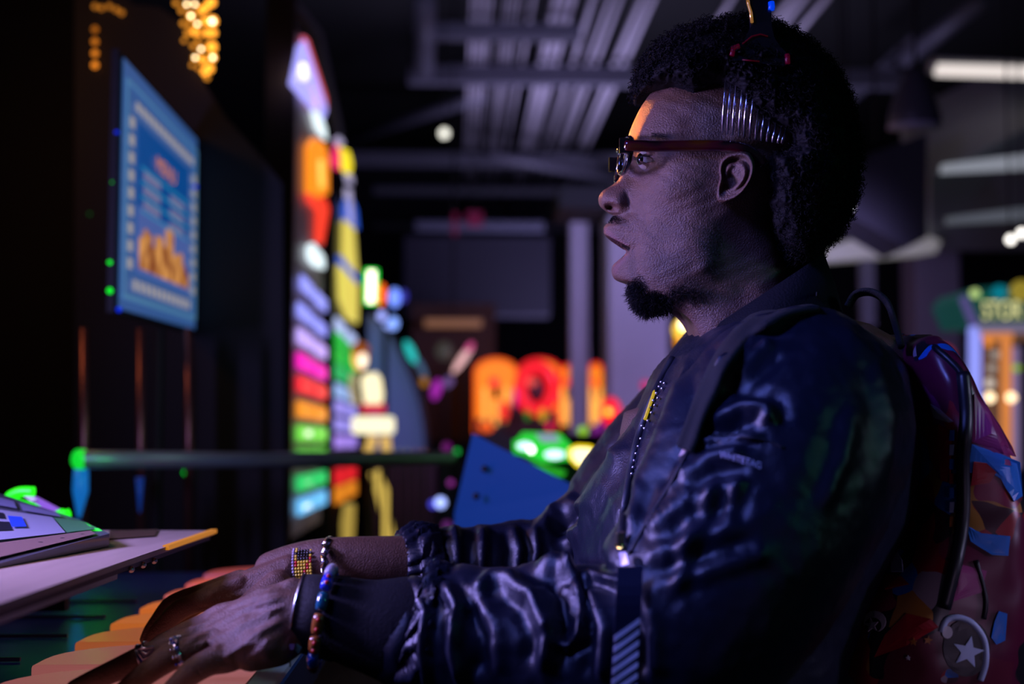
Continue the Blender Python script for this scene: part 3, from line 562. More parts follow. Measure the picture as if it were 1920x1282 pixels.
# control panel
t = thing('control_panel', 'sloped control panel with pale, green and blue graphics lying on the wooden board', 'control panel', (-.5, 1.3, .80))
q = [P(205, 1000, 1.37), P(150, 974, 1.58), P(-90, 896, 1.72), P(-90, 1080, 1.06)]
bt = [Vector((v.x, v.y, .8005)) for v in q]
def bil(u, v): return (q[0]*(1-u)+q[3]*u)*(1-v)+(q[1]*(1-u)+q[2]*u)*v
def bilb(u, v): return (bt[0]*(1-u)+bt[3]*u)*(1-v)+(bt[1]*(1-u)+bt[2]*u)*v
mb = MB(); N_ = 12
mb.add([bil(i/N_, j/N_) for i in range(N_+1) for j in range(N_+1)], [(i*(N_+1)+j, i*(N_+1)+j+1, (i+1)*(N_+1)+j+1, (i+1)*(N_+1)+j) for i in range(N_) for j in range(N_)])
per = [(i/N_, 0) for i in range(N_)]+[(1, j/N_) for j in range(N_)]+[(1-i/N_, 1) for i in range(N_)]+[(0, 1-j/N_) for j in range(N_)]
mb.add([bil(*p) for p in per]+[bilb(*p) for p in per], [(k, (k+1) % len(per), len(per)+(k+1) % len(per), len(per)+k) for k in range(len(per))]+[tuple(range(len(per), 2*len(per)))])
mb.build('case', mat('panel_case', (.09, .09, .12), .4, coat=.3), t)
nn = (q[1]-q[0]).cross(q[3]-q[0]).normalized(); nn = nn if nn.z > 0 else -nn
def cp(u, v, h=.001):     # u 0 right ->1 left, v 0 near ->1 far
    return (q[0]*(1-u)+q[3]*u)*(1-v)+(q[1]*(1-u)+q[2]*u)*v+nn*h
def cpatch(nm, m, rects, h=.0012):
    mb = MB()
    for u0, v0, u1, v1 in rects:
        mb.add([cp(u0+(u1-u0)*a/6, v0+(v1-v0)*b_/6, h+.001) for a in range(7) for b_ in range(7)], [(a*7+b_, a*7+b_+1, a*7+b_+8, a*7+b_+7) for a in range(6) for b_ in range(6)])
    mb.build(nm, m, t)
cpatch('near_strip', mat('brown_strip', (.20, .12, .10), .5), [(.10, .03, 1, .17)])
for k in range(3): MB().ball(cp(.18+.15*k, .10, .001), (.004, .004, .0015)).build('screw', black, t, True)
cpatch('pale_graphic', mat('pale_graphic', (.26, .26, .36), .4, em=(.3, .3, .6), es=.05), [(.28, .20, 1, .62)])
cpatch('green_graphic', mat('green_graphic', (.06, .20, .09), .4, em=(.05, .3, .1), es=.08), [(.06, .20, .27, .62)])
cpatch('dark_graphic', mat('dark_graphic', (.01, .012, .02), .4), [(.62, .30, 1, .42), (.64, .47, 1, .56)], .002)
cpatch('blue_graphic', mat('blue_graphic', (.02, .06, .6), .4, em=(.0, .04, .5), es=.25), [(.52, .33, .62, .50)], .003)
cpatch('far_graphic', mat('far_graphic', (.22, .22, .36), .4), [(.20, .68, .48, .86), (.52, .70, 1, .86)])
t = thing('lit_handle', 'neon green rimmed handle with a violet screen behind the control panel', 'light', P(85, 950, 1.75))
hp = [P(x, y, 1.75) for x, y in ((64, 922), (38, 922), (18, 931), (22, 940), (60, 952), (98, 964), (118, 970), (124, 966), (120, 958))]
S = spline([list(p) for p in hp], 4)
MB().tube(S, [.0065]*len(S), 10).build('rim_tube', em('neon_lime', (.02, 1, .01), 1.1), t, True)
MB().ball(P(116, 964, 1.75), (.008, .006, .007)).build('end_lamp', em('neon_lime', (.02, 1, .01), 1.1), t, True)
quadbox([P(44, 930, 1.74), P(66, 931, 1.74), P(110, 954, 1.74), P(96, 962, 1.74)], (0, .008, .0), 'violet_screen', em('violet', (.30, .12, .65), .75), t)
quadbox([P(44, 930, 1.735), P(60, 931, 1.735), P(68, 936, 1.735), P(58, 940, 1.735)], (0, .003, .0), 'white_window', em('wwin', (.6, .6, .9), .8), t)
quadbox([P(10, 940, 1.76), P(122, 975, 1.76), P(122, 1146, 1.76), P(0, 1146, 1.76)], (0, .02, 0), 'stand', black, t)

# ================================================================== PERSON
D0 = 1.33
person = thing('person', 'person in profile with open mouth, dark jacket and tall curly hair at the keyboard', 'person', (.2, 1.3, 0))
TOPY = 108
rows = [
 # (front/back y, [px...], [w...])
 (112, 108, [1325,1333,1342,1352,1362,1374,1388,1402,1418,1436,1450], [0,6,11,15,18,20,21,20,17,10,0]),
 (122, 114, [1282,1290,1300,1312,1325,1345,1370,1400,1435,1475,1498], [0,11,21,30,37,44,48,48,43,27,0]),
 (142, 134, [1248,1254,1263,1276,1292,1318,1350,1388,1435,1492,1522], [0,14,26,37,46,55,62,64,60,42,0]),
 (172, 166, [1222,1226,1235,1248,1265,1294,1330,1378,1432,1502,1545], [0,14,27,39,49,58,67,72,72,54,0]),
 (200, 196, [1202,1205,1213,1224,1242,1273,1315,1368,1430,1512,1555], [0,14,27,39,50,60,69,74,76,57,0]),
 (226, 224, [1189,1192,1200,1211,1229,1261,1305,1362,1430,1515,1560], [0,14,27,40,51,60,67,72,76,58,0]),
 (248, 250, [1180,1183,1190,1200,1218,1249,1295,1357,1430,1515,1562], [0,14,27,41,52,60,65,70,75,58,0]),
 (264, 268, [1177,1180,1186,1196,1213,1243,1290,1354,1430,1514,1560], [0,13,25,39,51,60,65,70,75,58,0]),
 (277, 284, [1179,1183,1190,1201,1217,1245,1288,1352,1428,1512,1557], [0,9,18,32,46,58,65,70,74,57,0]),
 (290, 296, [1180,1185,1194,1205,1221,1246,1286,1350,1425,1510,1555], [0,7,13,25,41,56,66,70,74,57,0]),
 (303, 306, [1176,1182,1193,1206,1221,1243,1284,1348,1420,1505,1550], [0,7,12,22,39,55,67,71,73,56,0]),
 (320, 322, [1167,1174,1188,1202,1217,1240,1281,1345,1415,1500,1545], [0,8,13,22,39,56,68,70,72,55,0]),
 (337, 337, [1159,1167,1182,1196,1213,1239,1280,1342,1410,1492,1538], [0,9,14,23,40,57,68,70,70,53,0]),
 (348, 348, [1146,1155,1172,1190,1209,1238,1280,1341,1407,1485,1530], [0,10,15,22,39,56,67,69,69,51,0]),
 (357, 357, [1131,1140,1160,1184,1206,1237,1280,1340,1405,1480,1525], [0,10,17,21,37,54,65,68,68,50,0]),
 (366, 366, [1124,1132,1155,1180,1203,1235,1279,1339,1402,1475,1518], [0,11,19,22,36,53,64,68,66,48,0]),
 (376, 376, [1122,1131,1153,1178,1201,1234,1278,1338,1400,1470,1512], [0,11,20,22,35,52,63,67,65,47,0]),
 (388, 388, [1126,1134,1153,1177,1200,1233,1278,1336,1395,1462,1502], [0,10,19,21,34,50,61,66,62,45,0]),
 (397, 396, [1139,1142,1155,1176,1199,1232,1277,1335,1390,1455,1495], [0,7,15,20,33,49,60,65,61,44,0]),
 (404, 403, [1151,1153,1159,1175,1197,1230,1276,1334,1388,1450,1490], [0,5,12,21,33,48,60,65,60,44,0]),
 (413, 414, [1146,1148,1156,1173,1195,1228,1275,1333,1386,1448,1488], [0,7,15,24,34,47,59,64,59,44,0]),
 (423, 424, [1134,1138,1150,1170,1192,1226,1274,1332,1384,1447,1488], [0,9,18,26,34,46,58,63,58,44,0]),
 (431, 434, [1132,1137,1150,1172,1190,1224,1273,1331,1383,1447,1489], [0,9,18,26,33,46,57,63,57,44,0]),
 (441, 444, [1136,1141,1153,1176,1189,1222,1272,1330,1382,1447,1490], [0,9,17,25,32,45,57,63,57,45,0]),
 (450, 450, [1168,1170,1172,1179,1189,1221,1271,1329,1381,1447,1491], [0,8,15,24,31,45,56,63,57,45,0]),
 (468, 458, [1205,1203,1196,1182,1189,1220,1270,1328,1381,1448,1492], [0,8,15,23,31,45,56,62,57,46,0]),
 (484, 466, [1200,1198,1190,1181,1190,1220,1270,1327,1381,1449,1494], [0,8,15,24,31,45,56,62,57,46,0]),
 (490, 474, [1160,1163,1170,1180,1191,1221,1269,1326,1382,1450,1496], [0,8,16,25,32,45,56,62,57,47,0]),
 (498, 484, [1149,1152,1162,1179,1192,1221,1268,1325,1383,1451,1498], [0,10,18,26,33,45,56,61,57,48,0]),
 (512, 496, [1147,1151,1162,1180,1194,1222,1266,1323,1384,1453,1502], [0,10,19,27,34,45,55,60,57,49,0]),
 (524, 508, [1155,1158,1167,1183,1197,1224,1265,1320,1385,1455,1506], [0,9,18,27,35,45,54,58,56,49,0]),
 (534, 520, [1181,1182,1186,1194,1205,1228,1264,1316,1385,1457,1510], [0,9,18,27,35,44,52,56,55,49,0]),
 (552, 532, [1186,1187,1192,1201,1212,1232,1263,1312,1384,1460,1515], [0,10,19,27,34,42,49,52,54,49,0]),
 (572, 545, [1192,1194,1200,1210,1220,1238,1265,1310,1383,1462,1520], [0,10,18,25,32,39,45,50,53,49,0]),
 (587, 556, [1212,1214,1218,1226,1234,1248,1270,1312,1384,1465,1525], [0,9,16,22,28,34,41,49,53,50,0]),
 (583, 570, [1242,1243,1246,1251,1258,1268,1288,1322,1388,1470,1530], [0,8,15,21,27,33,42,51,54,50,0]),
 (572, 590, [1268,1269,1272,1277,1284,1293,1308,1335,1394,1478,1540], [0,10,19,26,33,40,47,54,56,51,0]),
 (592, 620, [1285,1287,1290,1296,1303,1313,1327,1350,1402,1490,1555], [0,11,21,30,38,45,51,56,58,53,0]),
 (622, 660, [1297,1299,1302,1308,1316,1327,1342,1364,1412,1500,1565], [0,12,22,31,39,46,53,58,60,55,0]),
 (700, 740, [1310,1312,1316,1322,1330,1342,1356,1378,1422,1505,1570], [0,12,23,33,41,49,56,61,62,57,0]),
]
ctrl = np.array([[[r[2][c], r[0]+(r[1]-r[0])*((r[2][c]-r[2][0])/(r[2][-1]-r[2][0])), r[3][c]] for c in range(11)] for r in rows], float)
# interior of the mouth: explicit heights
for ri, ys in ((24, (449, 450, 453, 462, 458)), (25, (468, 466, 465, 465, 463)), (26, (485, 483, 477, 468, 468)), (27, (491, 488, 480, 471, 473)), (23, (441, 443, 449, 458, 452)), (28, (498, 496, 489, 479, 482)), (29, (512, 510, 504, 494, 494))):
    for c, y in enumerate(ys): ctrl[ri, c, 1] = y
NR, NC = 9, 12
G = spline(ctrl, NR)                      # rows dense
G = np.transpose(spline(np.transpose(G, (1, 0, 2)), NC), (1, 0, 2))
X_, Y_, W_ = G[..., 0].copy(), G[..., 1].copy(), G[..., 2].copy()
cw = np.clip((np.arange(X_.shape[1])/NC-3.2)/1.6, 0, 1)[None, :]
for _ in range(380):
    for A_ in (W_, X_, Y_):
        sm_ = A_.copy(); sm_[1:-1] = (A_[:-2]+2*A_[1:-1]+A_[2:])/4; A_ += (sm_-A_)*(cw)
cw2 = np.clip((np.arange(X_.shape[1])/NC-1.5)/1.5, 0, 1)[None, :]
for _ in range(12):
    sm_ = W_.copy(); sm_[1:-1] = (W_[:-2]+2*W_[1:-1]+W_[2:])/4; W_ += (sm_-W_)*cw2
W_ = np.maximum(W_, 0)
def bump(cx, cy, sx, sy, amp, ang=0.):
    global W_
    ca, sa = math.cos(math.radians(ang)), math.sin(math.radians(ang)); dx, dy = X_-cx, Y_-cy
    a, b = (dx*ca+dy*sa)/sx, (-dx*sa+dy*ca)/sy
    W_ = W_+amp*np.exp(-(a*a+b*b))*np.clip(W_/8, 0, 1)
def nose(cx, cy, sx, sy, amp, ang=0.): bump(cx, cy, sx, sy, amp, ang)
bump(1250, 352, 34, 22, 2.5, 20)          # cheekbone
bump(1225, 318, 26, 7, -2.0, 25)          # tear trough
bump(1196, 262, 24, 6, 2.5, 0)            # brow ridge
bump(1238, 290, 12, 16, -1.5)             # temple edge of orbit
bump(1300, 235, 32, 38, -2.5)             # temple hollow
bump(1208, 415, 26, 9, -2.0, 55)          # nasolabial
bump(1185, 398, 8, 12, -2.0, 70)
bump(1160, 378, 15, 13, 3.2)              # ala
bump(1178, 376, 4, 14, -2.5, -15)
bump(1146, 389, 10, 6, -14.0, 8)         # nostril
bump(1235, 455, 30, 32, -2.0)             # hollow cheek
bump(1290, 450, 34, 36, 2.0)              # masseter
bump(1190, 470, 7, 14, -2.5, 10)          # mouth corner
bump(1320, 500, 26, 14, 2.0, -40)
# eye
ex, ey, er, ew = 1216, 299, 22.0, 27.0
es_ = ew+np.sqrt(np.maximum(0, er**2-(X_-ex)**2-(Y_-ey)**2))*.5   # sphere surface in mm (2 px per mm)
a1 = (X_-1212)/15.0
up = 299-5.6*np.clip(1-a1*a1, 0, 1)**.8+1.5*a1; lo = 300+4.4*np.clip(1-a1*a1, 0, 1)+1.5*a1
inside = (np.abs(a1) < 1) & (Y_ > up) & (Y_ < lo)
near = np.exp(-(((X_-1214)/28)**2+((Y_-299)/16)**2)**2)
W_ = W_*(1-near)+np.maximum(W_, es_+1.2)*near
W_ += 1.3*np.exp(-((Y_-up+2.5)/2.2)**2)*np.exp(-(a1*.9)**4)
W_ -= 2.0*np.exp(-((Y_-up+8)/2.5)**2)*np.exp(-(a1*.8)**4)
W_ += 0.8*np.exp(-((Y_-lo-2)/2.2)**2)*np.exp(-(a1*.9)**4)
W_ = np.where(inside, es_-3.0, W_)
# slight skin unevenness
W_ += .35*np.sin(X_*.11+3*np.sin(Y_*.05))*np.sin(Y_*.13)*np.clip(W_/20, 0, 1)
W_[:, 0] = 0; W_[:, -1] = 0
def face_pt(px, py, w, side=1):
    c = C(px, py, D0-w/1000.)
    return (c.x, c.y, -(D0-side*w/1000.))
nr, nc = X_.shape
V = []
for side in (1, -1):
    for i in range(nr):
        for j in range(nc): V.append(face_pt(X_[i, j], Y_[i, j], W_[i, j], side))
Fc = []
for s_ in (0, 1):
    o_ = s_*nr*nc
    for i in range(nr-1):
        for j in range(nc-1):
            q = (o_+i*nc+j, o_+i*nc+j+1, o_+(i+1)*nc+j+1, o_+(i+1)*nc+j)
            Fc.append(q if s_ else q[::-1])
Fc.append(tuple(range(nc-1, -1, -1))+tuple(nr*nc+j for j in range(1, nc-1)))
head = MB(); head.v = [Vector(v) for v in V]; head.f = Fc
# ear (both sides)
eo = [(1391, 282), (1404, 286), (1413, 299), (1415, 317), (1409, 338), (1396, 358), (1383, 370), (1372, 376), (1356, 380), (1344, 374), (1344, 354), (1349, 335), (1347, 316), (1352, 298), (1368, 286)]
E = spline([list(p) for p in eo+[eo[0]]], 5)[:-1]; ecx, ecy = 1378, 332
def ear_w(px, py, rho):
    back = (px-1345)/70.0
    base = 71+15*back-2*((py-330)/50)**2
    th = math.atan2(py-ecy, px-ecx)
    lobe = 1/(1+math.exp(-(py-356)/4))
    front = 1/(1+math.exp((px-1358)/4))*(1-lobe)
    h = 5.0*math.exp(-((rho-.87)/.10)**2)*(1-.5*lobe)
    h -= 3.0*math.exp(-((rho-.68)/.09)**2)*(1-lobe)*(1-front)
    h += 3.2*math.exp(-((rho-.50)/.10)**2)*(1-lobe)*(1-front)*(1 if py < 352 else .8)
    h -= 9.0*math.exp(-(((px-1368)/11)**2+((py-340)/14)**2))
    h -= 4.0*math.exp(-(((px-1378)/9)**2+((py-305)/8)**2))
    h += 5.0*math.exp(-(((px-1351)/5)**2+((py-341)/8)**2))      # tragus
    h -= 2.0*lobe*0
    h *= 1.0
    if rho > .95: h -= (rho-.95)*60
    return base+h-front*2
EV = []; rh = [0, .08, .16, .24, .32, .4, .46, .52, .58, .64, .7, .76, .82, .87, .92, .96, 1.0, 1.0]
for side in (1, -1):
    for ri, rho in enumerate(rh):
        for e in E:
            px, py = ecx+(e[0]-ecx)*rho, ecy+(e[1]-ecy)*rho
            wv_ = ear_w(px, py, rho) if ri < len(rh)-1 else 64
            if ri == len(rh)-1: px, py = ecx+(e[0]-ecx)*.86, ecy+(e[1]-ecy)*.9
            EV.append(face_pt(px, py, wv_, side))
ne = len(E); nrr = len(rh)
for s_ in (0, 1):
    fs = []
    for i in range(nrr-1):
        for j in range(ne):
            q = (i*ne+j, i*ne+(j+1) % ne, (i+1)*ne+(j+1) % ne, (i+1)*ne+j); fs.append(q if s_ else q[::-1])
    head.add(EV[s_*nrr*ne:(s_+1)*nrr*ne], fs)
skin = mat('skin', (.128, .064, .046), .46, bump=.65, bscale=700, var=.3, vscale=110, sss=.12, spec=.45)
nt = skin.node_tree; b = nt.nodes['Principled BSDF']
at = nt.nodes.new('ShaderNodeAttribute'); at.attribute_name = 'stubble_shade'; at2 = nt.nodes.new('ShaderNodeAttribute'); at2.attribute_name = 'lip'
src = b.inputs['Base Color'].links[0].from_socket
m1 = nt.nodes.new('ShaderNodeMix'); m1.data_type = 'RGBA'; m1.inputs['B'].default_value = (.018, .011, .010, 1); nt.links.new(src, m1.inputs['A']); nt.links.new(at.outputs['Fac'], m1.inputs['Factor'])
m2 = nt.nodes.new('ShaderNodeMix'); m2.data_type = 'RGBA'; m2.inputs['B'].default_value = (.17, .075, .07, 1); nt.links.new(m1.outputs['Result'], m2.inputs['A']); nt.links.new(at2.outputs['Fac'], m2.inputs['Factor'])
nt.links.new(m2.outputs['Result'], b.inputs['Base Color'])

# ---- arms and hands
def finger(mb, pts): return sweep(mb, pts, 16, 4)
LH = MB()
finger(LH, [(470,1150,1.150,.012),(420,1158,1.165,.0125),(385,1172,1.178,.0105),(352,1186,1.185,.0100),(322,1199,1.188,.0088),(300,1208,1.19,.0080),(288,1213,1.192,.0062)])
finger(LH, [(470,1160,1.135,.013),(412,1184,1.147,.0130),(350,1203,1.146,.0110),(290,1224,1.142,.0102),(262,1236,1.140,.0104),(215,1257,1.133,.0092),(175,1275,1.127,.0084),(140,1290,1.122,.0070)])
finger(LH, [(470,1180,1.120,.013),(412,1206,1.128,.0130),(362,1218,1.118,.0112),(322,1230,1.112,.0112),(285,1255,1.106,.0096),(252,1280,1.102,.0088),(220,1304,1.099,.0070)])
finger(LH, [(480,1205,1.105,.013),(430,1230,1.105,.0125),(395,1240,1.098,.0108),(365,1256,1.092,.0102),(338,1280,1.088,.0088),(312,1306,1.085,.0080),(295,1322,1.083,.0064)])
finger(LH, [(540,1150,1.165,.016),(500,1165,1.185,.0150),(455,1185,1.195,.0125),(410,1203,1.200,.0105),(385,1216,1.202,.0080)])
def hull(mb, balls):
    bm = bmesh.new()
    for px, py, D_, r in balls:
        bmesh.ops.create_icosphere(bm, subdivisions=2, radius=r, matrix=Matrix.Translation(C(px, py, D_)))
    out = bmesh.ops.convex_hull(bm, input=bm.verts[:]); 
    bmesh.ops.delete(bm, geom=[e for e in out['geom_interior'] if isinstance(e, bmesh.types.BMVert)], context='VERTS')
    mb.frombm(bm)
hull(LH, [(418,1163,1.165,.0125),(410,1184,1.148,.0135),(410,1206,1.130,.0132),(428,1228,1.108,.0125),(550,1110,1.135,.012),(548,1180,1.120,.014),(500,1210,1.100,.014),(500,1160,1.165,.014)])
hull(LH, [(500,1125,1.140,.012),(560,1113,1.135,.0125),(555,1185,1.125,.016),(470,1225,1.105,.0145),(520,1212,1.108,.016),(440,1160,1.15,.012)])
sweep(LH, [(530,1150,1.130,.024,.022),(570,1148,1.130,.0265,.020),(640,1158,1.128,.030,.024),(760,1175,1.12,.036,.032),(900,1195,1.11,.040,.036)], 28, 4)
me_l = remesh(LH, .0012, 5)
RH = MB()
finger(RH, [(450,1098,1.40,.012),(398,1120,1.398,.0122),(362,1132,1.392,.0102),(334,1146,1.388,.0102),(308,1170,1.385,.0088),(292,1187,1.383,.0080),(279,1203,1.382,.0060)])
finger(RH, [(450,1090,1.42,.012),(392,1111,1.42,.0118),(350,1122,1.42,.0100),(320,1136,1.42,.0098),(297,1164,1.415,.0086),(283,1183,1.413,.0078),(273,1198,1.412,.0060)])
finger(RH, [(450,1090,1.44,.012),(395,1113,1.443,.0115),(355,1127,1.445,.0098),(330,1145,1.446,.0096),(310,1170,1.445,.0082),(298,1190,1.444,.0060)])
finger(RH, [(455,1096,1.46,.011),(405,1118,1.465,.0105),(372,1134,1.468,.0088),(350,1152,1.468,.0084),(335,1174,1.467,.0058)])
finger(RH, [(520,1095,1.39,.014),(475,1130,1.375,.0130),(445,1155,1.37,.0115),(425,1175,1.368,.0098),(412,1192,1.367,.0075)])
hull(RH, [(402,1118,1.40,.0118),(398,1113,1.42,.0115),(400,1114,1.443,.0110),(410,1118,1.463,.0102),(540,1064,1.41,.013),(545,1077,1.43,.014),(520,1100,1.40,.014),(470,1110,1.40,.013),(540,1068,1.445,.013)])
sweep(RH, [(510,1075,1.425,.0175,.022),(560,1062,1.425,.0185,.024),(620,1056,1.425,.021,.026),(720,1060,1.44,.026,.030),(850,1066,1.47,.032,.034)], 28, 4)
me_r = remesh(RH, .0014, 5)
# tendons, knuckles, creases on the near hand
def sculpt(me, feats, dmax=None):
    co, no = get_np(me); px, py = proj(co.T)
    facing = np.clip(no[:, 2]*1.6, 0, 1); dep = -co[:, 2]
    d = np.zeros(len(co))
    for f in feats:
        line, s, amp = f[0], f[1], f[2]; dl = f[3] if len(f) > 3 else (0, 9)
        dist, par = seg_dist(px, py, line); m = (dep > dl[0]) & (dep < dl[1])
        d += amp*np.exp(-(dist/s)**2)*m*np.clip(np.minimum(par, 1-par)*8+.25, 0, 1)
    set_co(me, co+no*(d*facing)[:, None]); return px, py
sculpt(me_l, [([(530,1120),(470,1138),(405,1172),(350,1203)],5.5,.0020),([(535,1135),(470,1165),(400,1200),(372,1210)],5.5,.0019),([(538,1160),(480,1190),(450,1215),(424,1230)],6,.0017),([(520,1108),(450,1130),(390,1160),(350,1186)],6,.0014),
   ([(505,1128),(440,1160),(400,1185)],6,-.0012),([(520,1150),(450,1190),(410,1214)],6,-.0014),([(520,1175),(480,1210),(455,1232)],7,-.0010),
   ([(262,1226),(268,1246)],2.2,-.0005),([(318,1222),(326,1244)],2.2,-.0005),([(352,1172),(358,1192)],2.2,-.0005),([(368,1248),(376,1266)],2.2,-.0005),
   ([(408,1180),(402,1192)],10,.0012),([(406,1203),(400,1214)],10,.0012),([(430,1226),(424,1238)],11,.0013)])
sculpt(me_r, [([(520,1062),(450,1085),(400,1102)],6,.0012),([(540,1080),(450,1105),(398,1122)],6,-.0008),([(392,1108),(400,1118)],9,.0010),([(372,1140),(392,1138)],4,-.0012)])
# inner arms and trunk (under the clothes)
trunk = MB()
sweep(trunk, [(1440,640,1.33,.07,.07),(1470,760,1.33,.11,.15),(1450,1000,1.33,.11,.14),(1400,1300,1.33,.11,.14),(1390,1560,1.33,.11,.15)], 24, 3)
sweep(trunk, [(1490,740,1.19,.05),(1370,1010,1.10,.045),(1240,1220,1.08,.042),(1050,1215,1.09,.038),(880,1192,1.11,.036)], 16, 3)
sweep(trunk, [(1450,740,1.47,.05),(1250,940,1.52,.042),(1090,1045,1.52,.038),(950,1068,1.50,.034),(830,1064,1.465,.030)], 16, 3)
bmh = bmesh.new()
mh = bpy.data.meshes.new('h'); mh.from_pydata([tuple(v) for v in head.v], [], head.f); bmh.from_mesh(mh)
bmesh.ops.remove_doubles(bmh, verts=bmh.verts[:], dist=.00005); bmesh.ops.recalc_face_normals(bmh, faces=bmh.faces[:]); bmh.to_mesh(mh)
bj = bmesh.new()
mt = bpy.data.meshes.new('t'); mt.from_pydata([tuple(v) for v in trunk.v], [], trunk.f)
for q in (mh, me_l, me_r, mt): bj.from_mesh(q)
body_me = bpy.data.meshes.new('body'); bj.to_mesh(body_me); bj.free(); bmh.free()
co, no = get_np(body_me); px, py = proj(co.T)
stub_shade = np.zeros(len(co)); lip = np.zeros(len(co))
def blob(cx, cy, sx, sy, ang=0):
    ca, sa = math.cos(math.radians(ang)), math.sin(math.radians(ang)); dx, dy = px-cx, py-cy
    a, b_ = (dx*ca+dy*sa)/sx, (-dx*sa+dy*ca)/sy; return np.exp(-(a*a+b_*b_)**1.5)
stub_shade = np.maximum.reduce([.97*blob(1225, 572, 46, 26, 8), .85*blob(1200, 545, 18, 26), .75*blob(1290, 540, 46, 22, -32), .85*blob(1330, 470, 26, 70, -5), .55*blob(1160, 414, 16, 8, 25), .45*blob(1185, 500, 9, 34), .8*blob(1340, 232, 46, 56), .75*blob(1405, 240, 60, 60), .9*blob(1430, 400, 22, 60), .75*blob(1322, 192, 34, 26), .35*blob(1345, 420, 14, 50), .5*blob(1262, 500, 52, 38), .8*blob(1180, 540, 13, 14), .45*blob(1325, 370, 26, 60), .3*blob(1255, 440, 40, 30)])  # real stubble; jaw and cheek also darkened to deepen face contrast like shade
stub_shade *= (px > 1000)
ld, _ = seg_dist(px, py, [(1134, 430), (1150, 446), (1172, 460)]); ld2, _ = seg_dist(px, py, [(1150, 510), (1158, 492), (1172, 476)])
lip = np.clip(np.maximum(.9*np.exp(-(ld/5.5)**4), .9*np.exp(-(ld2/8)**4)), 0, 1)*((py > 422) & (py < 524))
inside_m = ((px > 1164) & (py > 446) & (py < 492) & (co[:, 2] < -D0+.020) & (co[:, 2] > -D0-.020) & (px < 1215))
lip = np.where(inside_m, 0, lip); stub_shade = np.where(inside_m & (px > 1166), 1.0, stub_shade*(1-.9*np.exp(-(((px-1180)/9)**2+((py-475)/16)**2))))  # shade of the mouth cavity painted with the stubble tone
for nm, arr in (('stubble_shade', stub_shade), ('lip', lip)):
    a = body_me.attributes.new(nm, 'FLOAT', 'POINT'); a.data.foreach_set('value', arr.astype(np.float32))
to_world(body_me); body = put('body', body_me, skin, person)
# eyes
for side in (1, -1):
    c = Vector(face_pt(ex, ey, 0)); c0 = C(ex, ey, D0-ew/1000.); c = Vector((c0.x, c0.y, -(D0-side*ew/1000.)))
    r = er/2000.; eye = MB().ball(CM @ c, r*.985, seg=32).build('eyeball', mat('eye_white', (.75, .72, .74), .12, coat=1), person, True)
    gz = (CM.to_3x3() @ Vector((-.86, -.03, .45*side))).normalized()
    MB().ball((CM @ c)+gz*(r*.42), r*.66, seg=24).build('iris', mat('iris_dark', (.02, .01, .008), .08, coat=1), eye, True)
# brow, lashes
hb = mat('black_hair', (.005, .004, .005), .75, spec=.15)
mb = MB()
for k in range(230):
    u = random.random(); px0 = 1182+62*u; py0 = 254-5*math.sin(u*2.6)+random.gauss(0, 2.6)+6*u*u
    i_ = None
    w0 = 13+47*min(1, u*1.25)**.75
    a = Vector(face_pt(px0, py0, w0-1)); b2 = Vector(face_pt(px0+7+3*random.random(), py0-2+4*u+random.gauss(0, 1), w0+3.5)); mb.tube([CM @ a, CM @ b2], [.0002, .00005], 3, caps=False)
mb.build('eyebrow', hb, person)
mb = MB()
for k in range(34):
    u = k/33; px0 = 1195+31*u; a1_ = (px0-1212)/15; py0 = 299-5.6*max(0, 1-a1_*a1_)**.8+1.5*a1_
    ws = ew+math.sqrt(max(0, er**2-(px0-ex)**2-(py0-ey)**2))*.5+1.0
    a = Vector(face_pt(px0, py0, ws)); b2 = Vector(face_pt(px0-5+7*u, py0-2, ws+4)); c2 = Vector(face_pt(px0-8+9*u, py0-5, ws+6.5)); mb.tube([CM @ a, CM @ b2, CM @ c2], [.0002, .00015, .00005], 3, caps=False)
mb.build('eyelashes', hb, person)

# ---- hair
HP = [(1195,176),(1196,150),(1206,122),(1222,98),(1246,74),(1285,54),(1335,40),(1390,34),(1440,40),(1488,58),(1530,90),(1566,130),(1592,180),(1604,240),(1610,300),(1606,360),(1592,400),(1574,432),(1545,462),(1522,498),(1470,500),(1440,440),(1428,380),(1425,300),(1432,268),(1470,262),(1420,235),(1380,200),(1345,168),(1300,184),(1262,170),(1225,172)]
SKY = np.array(HP, float)
def hdist(px, py):
    d, _ = seg_dist(np.asarray(px, float), np.asarray(py, float), HP+[HP[0]]); ins = in_poly(np.asarray(px, float), np.asarray(py, float), HP)
    return np.where(ins, d, -d)
def hair_w(px, py):
    d = hdist(px, py); u = np.clip(d/62., 0, 1); e = np.sqrt(1-(1-u)**2)
    # width: narrower to the top front and nape
    wm = 103-22*np.clip((1290-px)/100, 0, 1)-8*np.clip((90-py)/60, 0, 1)-30*np.clip((py-330)/150, 0, 1)-22*np.clip((px-1520)/90, 0, 1)
    return np.where(d > 0, wm*e, 0), d
gx, gy = np.meshgrid(np.arange(1185, 1625, 3.0), np.arange(28, 512, 3.0))
hw, hd = hair_w(gx, gy)
nz = np.array([[noise.noise(Vector((x*.05, y*.05, 1.3)))*1.0+noise.noise(Vector((x*.16, y*.16, 7)))*.7 for x in gx[0]] for y in gy[:, 0]])
hw2 = np.maximum(0, hw*(1+.05*nz)+3*nz*(hw > 5))
idx = -np.ones(gx.shape, int); HV = []
for side in (1, -1):
    pass
ins = hd > 0
H = MB()
